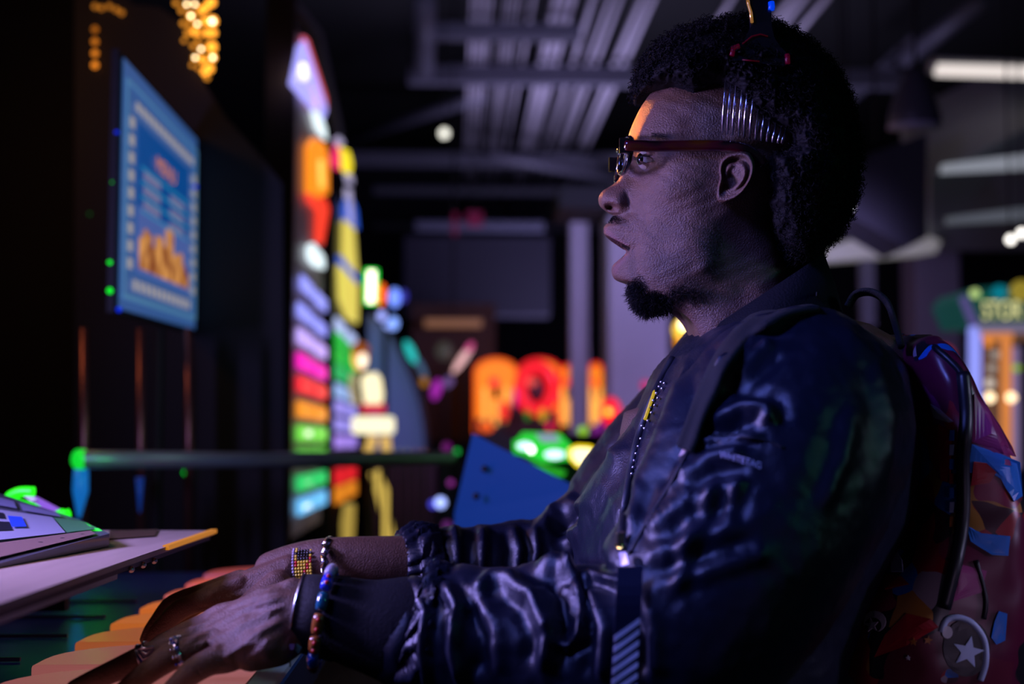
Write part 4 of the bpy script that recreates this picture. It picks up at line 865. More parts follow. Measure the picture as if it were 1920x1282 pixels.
for side in (1, -1):
    idx[:] = -1; vs = []
    for i in range(gx.shape[0]):
        for j in range(gx.shape[1]):
            ii = ins[i, j] or ins[max(i-1,0):i+2, max(j-1,0):j+2].any()
            if ii: idx[i, j] = len(vs); vs.append(face_pt(gx[i, j], gy[i, j], float(hw2[i, j]), side))
    fs = []
    for i in range(gx.shape[0]-1):
        for j in range(gx.shape[1]-1):
            q = (idx[i, j], idx[i, j+1], idx[i+1, j+1], idx[i+1, j])
            if min(q) >= 0: fs.append(q if side < 0 else q[::-1])
    H.add(vs, fs)
H.v = [CM @ v for v in H.v]
hair = H.build('hair', hb, person, True)
mb = MB(); cnt = 0
def coil(mb, p, nrm, L, R, turns, r):
    nrm = nrm.normalized(); u = nrm.orthogonal().normalized(); v_ = nrm.cross(u); ph = random.random()*6.28; n_ = 9; pts = []
    for k in range(n_):
        q = k/(n_-1); a = ph+turns*2*PI*q; pts.append(p+nrm*(L*q)+u*(R*math.cos(a))+v_*(R*math.sin(a)))
    mb.tube(pts, r, 3, caps=False)
ctr = np.array([1420., 250.])
while cnt < 9500:
    if random.random() < .45:      # rim
        k = random.randrange(len(HP)); u = random.random(); a = SKY[k]; b2 = SKY[(k+1) % len(HP)]
        if k > 19 and random.random() < .65: continue
        p = a+(b2-a)*u; q = p+(ctr-p)*random.random()*.10; x, y = q
    else: x, y = random.uniform(1190, 1612), random.uniform(34, 500)
    wv_, dd = hair_w(np.array([x]), np.array([y])); 
    if dd[0] <= 0: continue
    side = 1 if random.random() < .8 else -1; wv_ = float(wv_[0])*random.uniform(.3 if dd[0] < 14 else .96, 1.0)
    c = Vector(face_pt(x, y, wv_, side)); n_ = Vector(((x-1410)/400, -(y-270)/400, side*wv_/160)); 
    n_ += Vector((random.gauss(0, .25), random.gauss(0, .25), random.gauss(0, .2)))
    coil(mb, CM @ c, CM.to_3x3() @ n_, random.uniform(.004, .010), random.uniform(.0012, .0024), random.uniform(1, 2.2), .00028); cnt += 1
mb.build('hair_curls', hb, person)
# beard hairs
mb = MB(); tri = []
dm = np.maximum.reduce([np.exp(-((((X_-1222)/34)**2+((Y_-568)/20)**2))**2), .8*np.exp(-(((X_-1196)/12)**2+((Y_-548)/20)**2)), .35*np.exp(-(((X_-1285)/40)**2+((Y_-552)/14)**2)), .30*np.exp(-(((X_-1155)/14)**2+((Y_-413)/6)**2)), .12*np.exp(-(((X_-1335)/20)**2+((Y_-470)/50)**2))])
ij = np.argwhere(dm > .04); pr_ = dm[ij[:, 0], ij[:, 1]]; pr_ = pr_/pr_.sum(); ch = np.random.choice(len(ij), 5200, p=pr_)
for c_ in ch:
    i, j = ij[c_]
    if i >= nr-1 or j >= nc-1 or i < 1 or j < 1: continue
    side = 1 if random.random() < .7 else -1
    p0 = Vector(face_pt(X_[i, j], Y_[i, j], W_[i, j], side)); pa = Vector(face_pt(X_[i+1, j], Y_[i+1, j], W_[i+1, j], side)); pb = Vector(face_pt(X_[i, j+1], Y_[i, j+1], W_[i, j+1], side))
    n_ = (pa-p0).cross(pb-p0)
    if n_.length < 1e-12: continue
    n_.normalize()
    if n_.z*side < 0: n_ = -n_
    if j < 3 : n_ = (n_+Vector((-.5, -.5, 0))).normalized()
    if not (Y_[i, j] < 430) : n_ = (n_+Vector((-.15, -.7, 0))+Vector((random.gauss(0, .35), random.gauss(0, .35), random.gauss(0, .2)))).normalized()
    L = .0015 if Y_[i, j] < 500 else random.uniform(.003, .0075)
    q1 = p0+n_*L*.6+Vector((random.gauss(0, 1), random.gauss(0, 1), random.gauss(0, 1)))*L*.15; q2 = q1+(n_+Vector((random.gauss(0, .6), random.gauss(0, .6), random.gauss(0, .6))))*L*.4
    mb.tube([CM @ p0, CM @ q1, CM @ q2], [.00022, .0002, .00008], 3, caps=False)
mb.build('beard', hb, person)

# ---- jacket
J = MB()
trs = [(585, 1392, 1550, 55), (602, 1340, 1585, 95), (628, 1300, 1630, 140), (665, 1260, 1668, 172), (710, 1226, 1690, 186), (785, 1186, 1702, 190), (860, 1140, 1705, 190), (940, 1096, 1695, 188), (1030, 1080, 1655, 180), (1130, 1075, 1612, 172), (1260, 1080, 1575, 168), (1400, 1085, 1560, 168), (1560, 1090, 1570, 172), (1620, 1100, 1560, 165)]
TS = spline(trs, 6); NV = 64; vs = []
for y_, xf, xb, wh in TS:
    xb = 960+(xb-960)*(1-.15*wh/1330); cx, hx_ = (xf+xb)/2, (xb-xf)/2
    for k in range(NV):
        a = 2*PI*k/NV; ca, sa = math.cos(a), math.sin(a); ex_ = .82
        x_ = cx-hx_*math.copysign(abs(ca)**ex_, ca); w_ = wh*math.copysign(abs(sa)**ex_, sa)
        c = C(x_, y_, D0); vs.append(Vector((c.x, c.y, -(D0-w_/1000))))
m_ = len(TS); fs = [(i*NV+k, i*NV+(k+1) % NV, (i+1)*NV+(k+1) % NV, (i+1)*NV+k) for i in range(m_-1) for k in range(NV)]+[tuple(range(NV-1, -1, -1)), tuple((m_-1)*NV+k for k in range(NV))]
J.add(vs, fs)
sweep(J, [(1525,715,1.235,.045),(1512,735,1.20,.076),(1493,790,1.155,.095),(1455,880,1.115,.094),(1395,1000,1.09,.090),(1320,1120,1.075,.086),(1245,1205,1.07,.080),(1150,1228,1.08,.070),(1050,1215,1.09,.066),(940,1205,1.105,.062),(850,1200,1.115,.058),(800,1195,1.12,.055),(782,1190,1.12,.046)], 40, 4)
sweep(J, [(1440,680,1.46,.085),(1340,800,1.52,.085),(1230,905,1.54,.078),(1120,1010,1.53,.062),(1040,1045,1.52,.050),(950,1062,1.50,.046),(860,1066,1.48,.044),(790,1064,1.462,.042),(765,1062,1.455,.034)], 36, 4)
for s_ in (-1, 1): pass
jm = remesh(J, .0034, 6)
co, no = get_np(jm); px, py = proj(co.T); dep = -co[:, 2]
d = np.zeros(len(co))
def fold(line, s, amp, dl=(0, 9), sym=True, fade=7.):
    global d
    dist, par = seg_dist(px, py, line); m = (dep > dl[0]) & (dep < dl[1]); f = np.clip(np.minimum(par, 1-par)*fade+.1, 0, 1) if fade else 1
    d += amp*np.exp(-(dist/s)**2)*m*f
    if sym: d -= amp*.45*np.exp(-((dist-s*2.0)/s)**2)*m*f
near = (0, 1.30)
# shoulder / chest, near side
fold([(1490,585),(1420,625),(1360,700),(1310,800)],9,.006,near)
fold([(1300,825),(1380,818),(1430,822)],7,.005,near)
fold([(1330,700),(1385,690),(1420,660),(1452,640)],16,.008,near)
fold([(1325,790),(1390,765),(1440,770),(1440,800)],14,.009,near)
fold([(1380,735),(1330,770)],10,.006,near)
fold([(1270,900),(1330,860),(1400,845)],18,.006,near)
fold([(1210,1000),(1290,930),(1400,900)],20,.004,near)
fold([(1200,1050),(1300,1010),(1400,980)],18,.0035,near)
fold([(1230,1100),(1330,1070),(1450,1030)],16,.003,near)
fold([(1340,900),(1320,970),(1290,1040)],12,.003,near)
fold([(1295,960),(1285,1040),(1270,1120)],12,.003,near)
fold([(1390,890),(1360,980)],12,.003,near)
fold([(1560,600),(1640,680),(1670,780),(1660,900)],16,.003,near)
fold([(1600,760),(1580,860),(1540,960)],16,.003,near)
# front panel of jacket
fold([(1290,690),(1250,800),(1205,900),(1180,1010)],9,.006,near)
fold([(1310,720),(1280,820),(1230,920)],10,-.005,near)
fold([(1180,830),(1130,900),(1090,960),(1070,1040)],14,.007)
fold([(1240,720),(1190,800),(1150,870)],9,.004)
# forearm sleeve
fold([(1020,1062),(1050,1058),(1080,1090),(1092,1150),(1085,1195),(1062,1212),(1040,1200)],7,.010,near)
fold([(1030,1080),(1050,1110),(1058,1160),(1045,1195)],10,-.010,near)
fold([(940,1085),(1000,1120),(1030,1190),(1020,1260)],16,.010,near)
fold([(890,1110),(920,1080),(980,1080)],12,.006,near)
fold([(870,1130),(900,1190),(900,1270)],16,-.008,near)
fold([(830,1090),(860,1140),(850,1220),(870,1290)],12,.008,near)
fold([(780,1085),(800,1150),(790,1220),(800,1290)],9,.006,near)
fold([(1110,1100),(1140,1180),(1130,1280)],16,.009,near)
fold([(1170,1110),(1200,1180),(1200,1270)],14,-.008,near)
fold([(1000,1060),(1080,1075),(1170,1090)],8,.007,near)
# far sleeve
far = (1.38, 9)
fold([(1010,1000),(1040,960),(1085,930)],14,.008,(1.3, 9)); fold([(1025,985),(1060,990),(1110,960)],10,-.006,(1.3, 9))
for k, x0 in enumerate((800, 850, 905, 960, 1000)): fold([(x0, 985), (x0+14-8*(k % 3), 1030), (x0-5+10*(k % 2), 1090)], 9, .006, far)
# small creases everywhere
nz = np.array([noise.fractal(Vector(c)*26+Vector((0, 0, 3)), 1., 2., 3) for c in co])
nz2 = np.array([1-abs(noise.noise(Vector((c[0]*42+c[1]*18, c[1]*30-c[0]*14, c[2]*22)))*2) for c in co])
nz3 = np.array([1-abs(noise.noise(Vector((c[0]*110+c[1]*40, c[1]*60, c[2]*60)))*2) for c in co])
d += nz*.0016+np.clip(nz2, 0, 1)**3*.0006+np.clip(nz3, 0, 1)**4*.0006
# bunching at seams
for line in ([(1300,825),(1380,818),(1440,826)], [(1490,585),(1400,640),(1340,720)], [(1210,990),(1290,930),(1380,900)], [(1240,1040),(1330,1040),(1420,1040)]):
    dist, par = seg_dist(px, py, line); d += .0008*np.sin(par*75+nz*7)*np.exp(-(dist/14)**2)*(dep < 1.3)
set_co(jm, co+no*d[:, None])
for _ in range(1):
    pass
jco, _ = get_np(jm)
JB = BVHTree.FromPolygons([Vector(c) for c in jco], [tuple(p.vertices) for p in jm.polygons])
def drape(px, py, off=.001, dmax=9):       # point on the jacket surface seen at a pixel
    r = C(px, py, 1.0).normalized(); h = JB.ray_cast(Vector((0, 0, 0)), r)
    if h[0] is None: return C(px, py, 1.25)
    return h[0]-r*off
def drape_tube(mb, line, r, off=.001, n=4, seg=8):
    S = spline([list(p) for p in line], n); mb.tube([CM @ drape(x, y, off) for x, y in S], r, seg); return mb
satin = mat('navy_satin', (.008, .010, .022), .34, bump=.25, bscale=700, spec=.45)
to_world(jm); jacket = put('jacket', jm, satin, person)
jacket['label'] = 'dark navy satin bomber jacket'
# sewn panels, zipper, collar
rib = mat('rib_knit', (.004, .004, .008), .85, bump=.5, bscale=500, spec=.15)
def band(path, hgt_fn, th, name, m, parent):
    pass
colr = MB(); n_ = 48; ring = []
for layer, (fx, fy, bx, by, w1) in enumerate(((1280,684,1575,585,92), (1277,662,1562,535,86), (1292,636,1540,472,74), (1300,640,1532,478,69), (1296,664,1545,540,78))):
    for k in range(n_):
        a = 2*PI*k/n_; x_ = (fx+bx)/2-(bx-fx)/2*math.cos(a); y_ = (fy+by)/2-(by-fy)/2*math.cos(a)+ (10 if layer in (0,1) else 6)*math.sin(a)**2*(-1)
        c = C(x_, y_, D0); colr.v.append(CM @ Vector((c.x, c.y, -(D0-w1*math.sin(a)/1000))))
for l in range(4):
    for k in range(n_): colr.f.append((l*n_+k, l*n_+(k+1) % n_, (l+1)*n_+(k+1) % n_, (l+1)*n_+k))
colr.build('collar', rib, jacket, True)
mb = MB(); drape_tube(mb, [(1262,672),(1240,712),(1222,752),(1204,800),(1190,850),(1180,900),(1170,960),(1166,1010)], .004, .0006); mb.build('zipper_tape', mat('tape', (.012, .012, .02), .5), jacket, True)
tm = mat('teeth', (.75, .7, .8), .25, metal=1)
tooth = None
for k in range(26):
    u = k/25; S = spline([[1243,716],[1226,755],[1205,803],[1189,850],[1181,888]], 10); q = S[int(u*(len(S)-1))]
    mb = MB().ball(CM @ drape(q[0]+(4 if k % 2 else -3), q[1], .004), .0016, seg=8); mb.build('zipper_tooth', tm, jacket, True)
mb = MB(); drape_tube(mb, [(1229,728),(1220,754),(1209,786)], .0016, .006); mb.build('yellow_zipper_line', em('yzip', (.8, .55, .02), .5), jacket, True)
zp = CM @ drape(1166, 1015, .006)
mb = MB().box(CM @ drape(1165, 1013, .008), (.008, .006, .013), bev=.002); sl = mb.build('zipper_slider', mat('chrome', (.8, .8, .85), .15, metal=1), jacket)
MB().tube([CM @ drape(x, y, .012) for x, y in ((1155,1022),(1158,1027),(1165,1028),(1171,1023))], .0012, 8).build('gold_clip', mat('gold', (.9, .65, .1), .2, metal=1), jacket, True)
MB().prism([CM @ drape(1160,1035,.012), CM @ drape(1172,1034,.012), CM @ drape(1178,1056,.012), CM @ drape(1164,1060,.012)], (0, -.002, 0)).build('zipper_pull', mat('pull_grey', (.35, .32, .42), .3, metal=.6), jacket)
# seams
mb = MB(); drape_tube(mb, [(1500,572),(1430,610),(1375,668),(1335,745),(1302,822)], .0012, .0002); drape_tube(mb, [(1302,822),(1360,815),(1430,824),(1470,840)], .0012, .0002); drape_tube(mb, [(1302,822),(1262,900),(1215,975),(1180,1040)], .0014, .0002)
mb.build('seam', mat('seam', (.008, .008, .016), .6), jacket, True)
# pale tag, lettering, striped ribbon
g = [CM @ drape(x, y, .0015) for x, y in ((1289,822),(1306,824),(1296,842),(1272,856))]
MB().prism(g, (0, -.001, 0)).build('pocket_tab', mat('beige_tab', (.55, .42, .40), .5), jacket)
me = text_mesh('WHITETAG', .1, .0)
xs = [v.co.x for v in me.vertices]; ys = [v.co.y for v in me.vertices]; x0_, wx, y0_, wy = min(xs), max(xs)-min(xs), min(ys), max(ys)-min(ys)
_tx = list(range(1330, 1450, 6)); _td = [min(-drape(x, y, 0).z for y in (838, 846, 854, 862, 870, 880)) for x in _tx]
for _ in range(2): _td = [min(_td[max(0, i-1):i+2]) for i in range(len(_td))]
for _ in range(5): _td = [(_td[max(0, i-1)]+_td[i]+_td[min(len(_td)-1, i+1)])/3 for i in range(len(_td))]
for v in me.vertices:
    u, v_ = (v.co.x-x0_)/wx, (v.co.y-y0_)/wy; X0 = 1348+78*u; Yb = 857+17*u+5*u*u
    v.co = P(X0+2*v_, Yb-12*v_, float(np.interp(X0, _tx, _td))-.002)
put('sleeve_lettering', me, mat('print_white', (.85, .80, .95), .4), jacket, False)
t_r = mat('ribbon_navy', (.012, .014, .045), .45)
rb = MB(); rbx = [(1158, 1206, 1062), (1157, 1207, 1120), (1156, 1205, 1180), (1154, 1202, 1240), (1153, 1200, 1300)]
_ry = list(range(1050, 1330, 10)); _rd = [min(-drape(x, y, 0).z for x in (1150, 1165, 1180, 1195, 1210)) for y in _ry]
for _ in range(3): _rd = [min(_rd[max(0, i-1):i+2]) for i in range(len(_rd))]
for _ in range(8): _rd = [(_rd[max(0, i-1)]+_rd[i]+_rd[min(len(_rd)-1, i+1)])/3 for i in range(len(_rd))]
def rD(y): return float(np.interp(y, _ry, _rd))-.004
rbx = [(1158-.055*(y-1062), 1206-.055*(y-1062)*.8, y) for y in range(1062, 1316, 18)]
vs = []
for xa, xb, y_ in rbx: vs += [P(xa, y_, rD(y_)), P(xb, y_, rD(y_))]
n0 = len(vs); bk = [v+Vector((0, .0012, 0)) for v in vs]
fs = []
for i in range(len(rbx)-1): fs += [(2*i, 2*i+1, 2*i+3, 2*i+2), (n0+2*i+2, n0+2*i+3, n0+2*i+1, n0+2*i), (2*i, 2*i+2, n0+2*i+2, n0+2*i), (2*i+1, n0+2*i+1, n0+2*i+3, 2*i+3)]
ribbon = MB().add(vs+bk, fs).build('ribbon', t_r, jacket)
for k in range(7):
    ya = 1195+20.5*k; ax = 1158-.055*(ya-1062)+1; bx_ = 1205-.044*(ya-37-1062)-1
    q = [P(ax, ya-3, rD(ya-3)-.0006), P(bx_, ya-37, rD(ya-37)-.0006), P(bx_, ya-27, rD(ya-27)-.0006), P(ax, ya+8, rD(ya+8)-.0006)]
    MB().prism(q, (0, .0005, 0)).build('stripe', mat('stripe_lilac', (.95, .85, 1.0), .5), ribbon)
# cuffs
mb = MB(); sweep(mb, [(815,1195,1.12,.047),(770,1185,1.12,.044),(735,1180,1.12,.041),(690,1172,1.122,.036),(650,1162,1.125,.0335),(622,1156,1.127,.032)], 40, 4, cap=False)
mb.v = [CM @ v for v in mb.v]; mb.build('cuff', rib, jacket, True)
mb = MB(); sweep(mb, [(800,1064,1.46,.037),(760,1062,1.455,.033),(700,1058,1.445,.026),(650,1056,1.43,.0225),(634,1056,1.428,.0215)], 32, 4, cap=False)
mb.v = [CM @ v for v in mb.v]; mb.build('cuff', rib, jacket, True)
# gathered hems of the sleeves (crinkled rings)
def gather(rows, name):
    mb = MB(); sweep(mb, rows, 96, 6, cap=False)
    n_ = 96
    for i in range(len(mb.v)//n_):
        ctr_ = sum((mb.v[i*n_+k] for k in range(n_)), Vector())/n_
        for k in range(n_):
            v = mb.v[i*n_+k]; f = 1+.055*math.sin(k*2*PI/96*15+i*.35+2*math.sin(k*.3))+.03*math.sin(k*2*PI/96*37+i*.8); mb.v[i*n_+k] = ctr_+(v-ctr_)*f
    mb.v = [CM @ v for v in mb.v]; mb.build(name, satin, jacket, True)
gather([(838,1198,1.118,.0575),(812,1195,1.12,.0585),(792,1192,1.12,.057),(778,1190,1.12,.052),(768,1188,1.12,.0485),(764,1187,1.12,.045)], 'sleeve_hem')
gather([(810,1064,1.466,.0435),(785,1063,1.461,.0455),(765,1062,1.457,.043),(753,1061,1.454,.039),(748,1061,1.453,.034)], 'sleeve_hem')
# trousers, shoes, stool (below the frame)
hipx, hipz = P(1340, 1500, 1.33).x, .56
tr = MB()
for s_ in (-1, 1):
    yy = 1.30+.10*s_
    tr.tube([(hipx+.04, yy, .58), (hipx-.12, yy+.02*s_, .565), (hipx-.27, yy+.03*s_, .55), (hipx-.31, yy+.03*s_, .48), (hipx-.30, yy+.03*s_, .28), (hipx-.29, yy+.03*s_, .09)], [.095, .088, .072, .068, .055, .048], 20)
tr.ball((hipx+.05, 1.30, .60), (.13, .17, .12))
tm_ = remesh(tr, .008, 6); put('trousers', tm_, mat('black_denim', (.012, .012, .016), .8, bump=.4, bscale=400), person)
for s_ in (-1, 1):
    sh = MB().ball((hipx-.34, 1.30+.13*s_, .055), (.14, .048, .05)).ball((hipx-.29, 1.30+.13*s_, .07), (.06, .045, .06)).box((hipx-.335, 1.30+.13*s_, .015), (.27, .09, .03), bev=.01)
    sh.build('shoe', mat('shoe_black', (.02, .02, .02), .5), person, True)
t = thing('stool', 'round black stool under the person', 'stool', (hipx+.07, 1.30, 0))
MB().tube([(hipx+.07, 1.3, .40), (hipx+.07, 1.3, .45), (hipx+.07, 1.3, .475)], [.17, .18, .17], 32).build('seat', black, t, True)
MB().tube([(hipx+.07, 1.3, .02), (hipx+.07, 1.3, .41)], .03, 16).build('pole', mat('stool_steel', (.4, .4, .42), .3, metal=1), t, True)
MB().tube([(hipx+.07, 1.3, 0), (hipx+.07, 1.3, .025)], [.19, .17], 32).build('base', mat('stool_steel'), t, True)

# ================================================================== GLASSES
t = thing('glasses', 'dark-rimmed glasses with red and amber flecked temples on his face', 'glasses', P(1180, 290, 1.30))
fr = mat('black_acetate', (.010, .008, .010), .12, coat=1.)
def gp(px, py, w): return CM @ Vector(face_pt(px, py, w))
def gpm(px, py, w):      # point on the plane of symmetry shifted sideways (same x,y as midline)
    c = C(px, py, D0); return CM @ Vector((c.x, c.y, -(D0-w/1000.)))
for s_ in (1, -1):
    pts = []
    for k in range(33):
        a = 2*PI*k/32; ca, sa = math.cos(a), math.sin(a)
        ww = 37+26*math.copysign(abs(ca)**.7, ca); yy = 302-31*math.copysign(abs(sa)**.7, sa)
        pts.append(gpm(1163+.0022*(ww**2)+(302-yy)*.16, yy, s_*ww))
    MB().tube(pts, [(.0028, .0021)]*33, 8, caps=False, up=Vector((1, 0, 0))).build('rim', fr, t, True)
    lens = MB(); c0 = sum(pts[:32], Vector())/32; off = Vector((.0004, 0, 0))
    lens.v = [c0]+pts[:32]+[c0+off]+[p+off for p in pts[:32]]; lens.f = [(0, 1+k, 1+(k+1) % 32) for k in range(32)]+[(33, 34+(k+1) % 32, 34+k) for k in range(32)]+[(1+k, 34+k, 34+(k+1) % 32, 1+(k+1) % 32) for k in range(32)]
    lens.build('lens', mat('lens_glass', (1, 1, 1), .02, trans=1.), t)
    # temple arm
    A_ = [(1172, 273, 68), (1182, 273, 70.5), (1230, 274, 72), (1290, 273, 74), (1345, 273, 77), (1385, 276, 79), (1412, 286, 78), (1432, 310, 76)]
    S = spline([list(a) for a in A_], 6); rr = [(.0050 if i < 30 else .0050-.0001*(i-30), .0018) for i in range(len(S))]
    arm = MB().tube([gpm(x-(0 if s_ > 0 else 0)-(x-960)*w_/1000/D0, y-(y-641)*w_/1000/D0, s_*w_) for x, y, w_ in S], rr, 10)
    am = bpy.data.materials.get('temple_acetate')
    if not am:
        am = bpy.data.materials.new('temple_acetate'); am.use_nodes = True; nt = am.node_tree; b = nt.nodes['Principled BSDF']
        tn = nt.nodes.new('ShaderNodeTexNoise'); tn.inputs['Scale'].default_value = 45; tc = nt.nodes.new('ShaderNodeTexCoord'); mp = nt.nodes.new('ShaderNodeMapping'); mp.inputs['Scale'].default_value = (.45, 1, 1.5)
        rp = nt.nodes.new('ShaderNodeValToRGB'); rp.color_ramp.elements[0].position = .48; rp.color_ramp.elements[0].color = (.008, .003, .005, 1); rp.color_ramp.elements[1].position = .70; rp.color_ramp.elements[1].color = (.07, .018, .003, 1)
        e_ = rp.color_ramp.elements.new(.58); e_.color = (.05, .003, .010, 1)
        nt.links.new(tc.outputs['Object'], mp.inputs[0]); nt.links.new(mp.outputs[0], tn.inputs[0]); nt.links.new(tn.outputs['Fac'], rp.inputs[0]); nt.links.new(rp.outputs[0], b.inputs['Base Color']); b.inputs['Roughness'].default_value = .15; b.inputs['Coat Weight'].default_value = 1
    arm.build('temple', am, t, True)
    ep = MB().box(None, (1, 1, 1), Matrix.Translation(gpm(1174-(1174-960)*.068/D0, 273+368*.068/D0, s_*67)) @ Matrix.Diagonal((.012, .005, .0135, 1))); ep.build('hinge_block', fr, t)
MB().tube([gpm(1166, 288, 12), gpm(1161, 283, 5), gpm(1160, 282, 0), gpm(1161, 283, -5), gpm(1166, 288, -12)], .0026, 8).build('bridge', fr, t, True)

# ================================================================== HAIR PICK
t = thing('hair_pick', 'black hair pick with thin silver tines stuck upright in his curly hair', 'comb', P(1420, 100, 1.27))
pb = mat('pick_black', (.012, .010, .018), .25, coat=.6)
def pk(x, y, w): return CM @ Vector(face_pt(x, y, w))
pts = [(1368,106),(1372,88),(1384,84),(1398,70),(1408,50),(1407,20),(1405,-20),(1402,-70),(1430,-95),(1456,-70),(1448,-20),(1446,20),(1447,50),(1452,70),(1462,86),(1474,98),(1478,120),(1470,124),(1420,118),(1374,112)]
fw = lambda y: 107-.10*(124-y)
MB().prism([pk(x, y, fw(y)) for x, y in pts], CM.to_3x3() @ Vector((0, 0, -.007))).build('handle', pb, t)
for nm, m, line, r in (('red_edge', em('pick_red', (.35, .0, .06), .09), [(1372,104),(1375,90),(1386,86)], .0022), ('red_edge', em('pick_red', (.35, .0, .06), .09), [(1476,102),(1477,119)], .0022),
                       ('red_line', em('pick_red2', (.3, .0, .03), .07), [(1392,82),(1410,68),(1426,64),(1440,68)], .0006), ('red_line', em('pick_red2', (.3, .0, .03), .07), [(1392,112),(1424,115)], .0006),
                       ('gold_glow_edge', mat('pick_gold', (.9, .55, .2), .2, metal=1, em=(.9, .4, .1), es=.25), [(1401,-8),(1403,8),(1408,24),(1410,42)], .0014), ('blue_glint', em('pick_blue', (.0, .06, 1), .7), [(1446,4),(1447,12),(1446,18)], .0028)):  # gold glow and blue spot are reflections painted on the handle
    MB().tube([pk(x, y, fw(y)+1.5) for x, y in line], r, 8).build(nm, m, t, True)
tin = mat('tine_steel', (.80, .76, .85), .22, metal=1)
for k in range(12):
    u = k/11; xb = 1354+[0,9.3,18.8,30.5,40,51,62,72.5,83.5,94,104,111][k]; yb = 250+[0,1.5,4,6,8,10.5,12.5,14,15.5,17,18.5,19][k]
    xt = xb+7; yt = 148+[0,9,15,22,28,38,56,66,75,86,94,100][k]*1.0
    wt, _ = hair_w(np.array([xt+0.]), np.array([yt+0.])); wt = float(wt[0])
    wbm = 79; wem = max(wt, 79)
    S = [pk(xt+14-2*u, 122, 60), pk(xt+4, yt-14, wem-12), pk(xt, yt, wem+.5), pk((xt+xb)/2, (yt+yb)/2, (wem+wbm)/2+2.5), pk(xb, yb, max(wbm, 76)+3)]
    MB().tube(S, [.0012, .0011, .0010, .0014, .0012], 8).build('tine', tin, t, True)

# ================================================================== BACKPACK
t = thing('backpack', 'backpack with a dark red and blue patchwork print and white stars on his back', 'backpack', P(1780, 1150, 1.33))
pm = bpy.data.materials.new('patchwork_print'); pm.use_nodes = True; nt = pm.node_tree; b = nt.nodes['Principled BSDF']
tc = nt.nodes.new('ShaderNodeTexCoord'); wn = nt.nodes.new('ShaderNodeTexNoise'); wn.inputs['Scale'].default_value = 9; wn.inputs['Detail'].default_value = 3
mixv = nt.nodes.new('ShaderNodeVectorMath'); mixv.operation = 'SCALE'; mixv.inputs['Scale'].default_value = .05
add = nt.nodes.new('ShaderNodeVectorMath'); add.operation = 'ADD'
nt.links.new(tc.outputs['Object'], wn.inputs[0]); nt.links.new(wn.outputs['Color'], mixv.inputs[0]); nt.links.new(tc.outputs['Object'], add.inputs[0]); nt.links.new(mixv.outputs[0], add.inputs[1])
def vor(scale, stops, seed):
    v = nt.nodes.new('ShaderNodeTexVoronoi'); v.inputs['Scale'].default_value = scale; v.inputs['Randomness'].default_value = 1
    ad = nt.nodes.new('ShaderNodeVectorMath'); ad.operation = 'ADD'; ad.inputs[1].default_value = (seed, seed*.7, 0); nt.links.new(add.outputs[0], ad.inputs[0]); nt.links.new(ad.outputs[0], v.inputs['Vector'])
    sp_ = nt.nodes.new('ShaderNodeSeparateColor'); nt.links.new(v.outputs['Color'], sp_.inputs[0])
    r = nt.nodes.new('ShaderNodeValToRGB'); r.color_ramp.interpolation = 'CONSTANT'
    while len(r.color_ramp.elements) < len(stops): r.color_ramp.elements.new(.5)
    for e_, (p_, c_) in zip(r.color_ramp.elements, stops): e_.position = p_; e_.color = (*c_, 1)
    nt.links.new(sp_.outputs[0], r.inputs[0]); return r, v
big, vb = vor(11, [(0, (.22, .006, .05)), (.22, (.10, .005, .03)), (.38, (.008, .006, .012)), (.55, (.32, .01, .02)), (.68, (.02, .10, .45)), (.80, (.25, .03, .16)), (.92, (.12, .01, .03))], 1.3)
sm, vs_ = vor(38, [(0, (.01, .008, .012)), (.3, (.30, .01, .02)), (.5, (.01, .12, .5)), (.66, (.30, .22, .28)), (.74, (.05, .01, .02)), (.88, (.4, .16, .03))], 4.1)
n3 = nt.nodes.new('ShaderNodeTexNoise'); n3.inputs['Scale'].default_value = 14; nt.links.new(tc.outputs['Object'], n3.inputs[0])
st = nt.nodes.new('ShaderNodeMath'); st.operation = 'GREATER_THAN'; st.inputs[1].default_value = .53; nt.links.new(n3.outputs['Fac'], st.inputs[0])
mxx = nt.nodes.new('ShaderNodeMix'); mxx.data_type = 'RGBA'; nt.links.new(st.outputs[0], mxx.inputs['Factor']); nt.links.new(big.outputs[0], mxx.inputs['A']); nt.links.new(sm.outputs[0], mxx.inputs['B']); nt.links.new(mxx.outputs['Result'], b.inputs['Base Color'])
b.inputs['Roughness'].default_value = .35; b.inputs['Specular IOR Level'].default_value = .6
bn = nt.nodes.new('ShaderNodeBump'); bn.inputs['Strength'].default_value = .4; bn.inputs['Distance'].default_value = .004; nt.links.new(wn.outputs['Fac'], bn.inputs['Height']); nt.links.new(bn.outputs['Normal'], b.inputs['Normal'])
BP = MB(); rws = [(632, 1700, 1745, 70), (640, 1690, 1765, 100), (670, 1690, 1800, 125), (720, 1700, 1832, 140), (790, 1708, 1872, 148), (860, 1710, 1912, 150), (940, 1702, 1932, 152), (1040, 1665, 1945, 155), (1140, 1622, 1950, 158), (1260, 1585, 1950, 158), (1360, 1570, 1940, 155), (1420, 1600, 1915, 130)]
TS = spline(rws, 8); vs = []; NV = 72
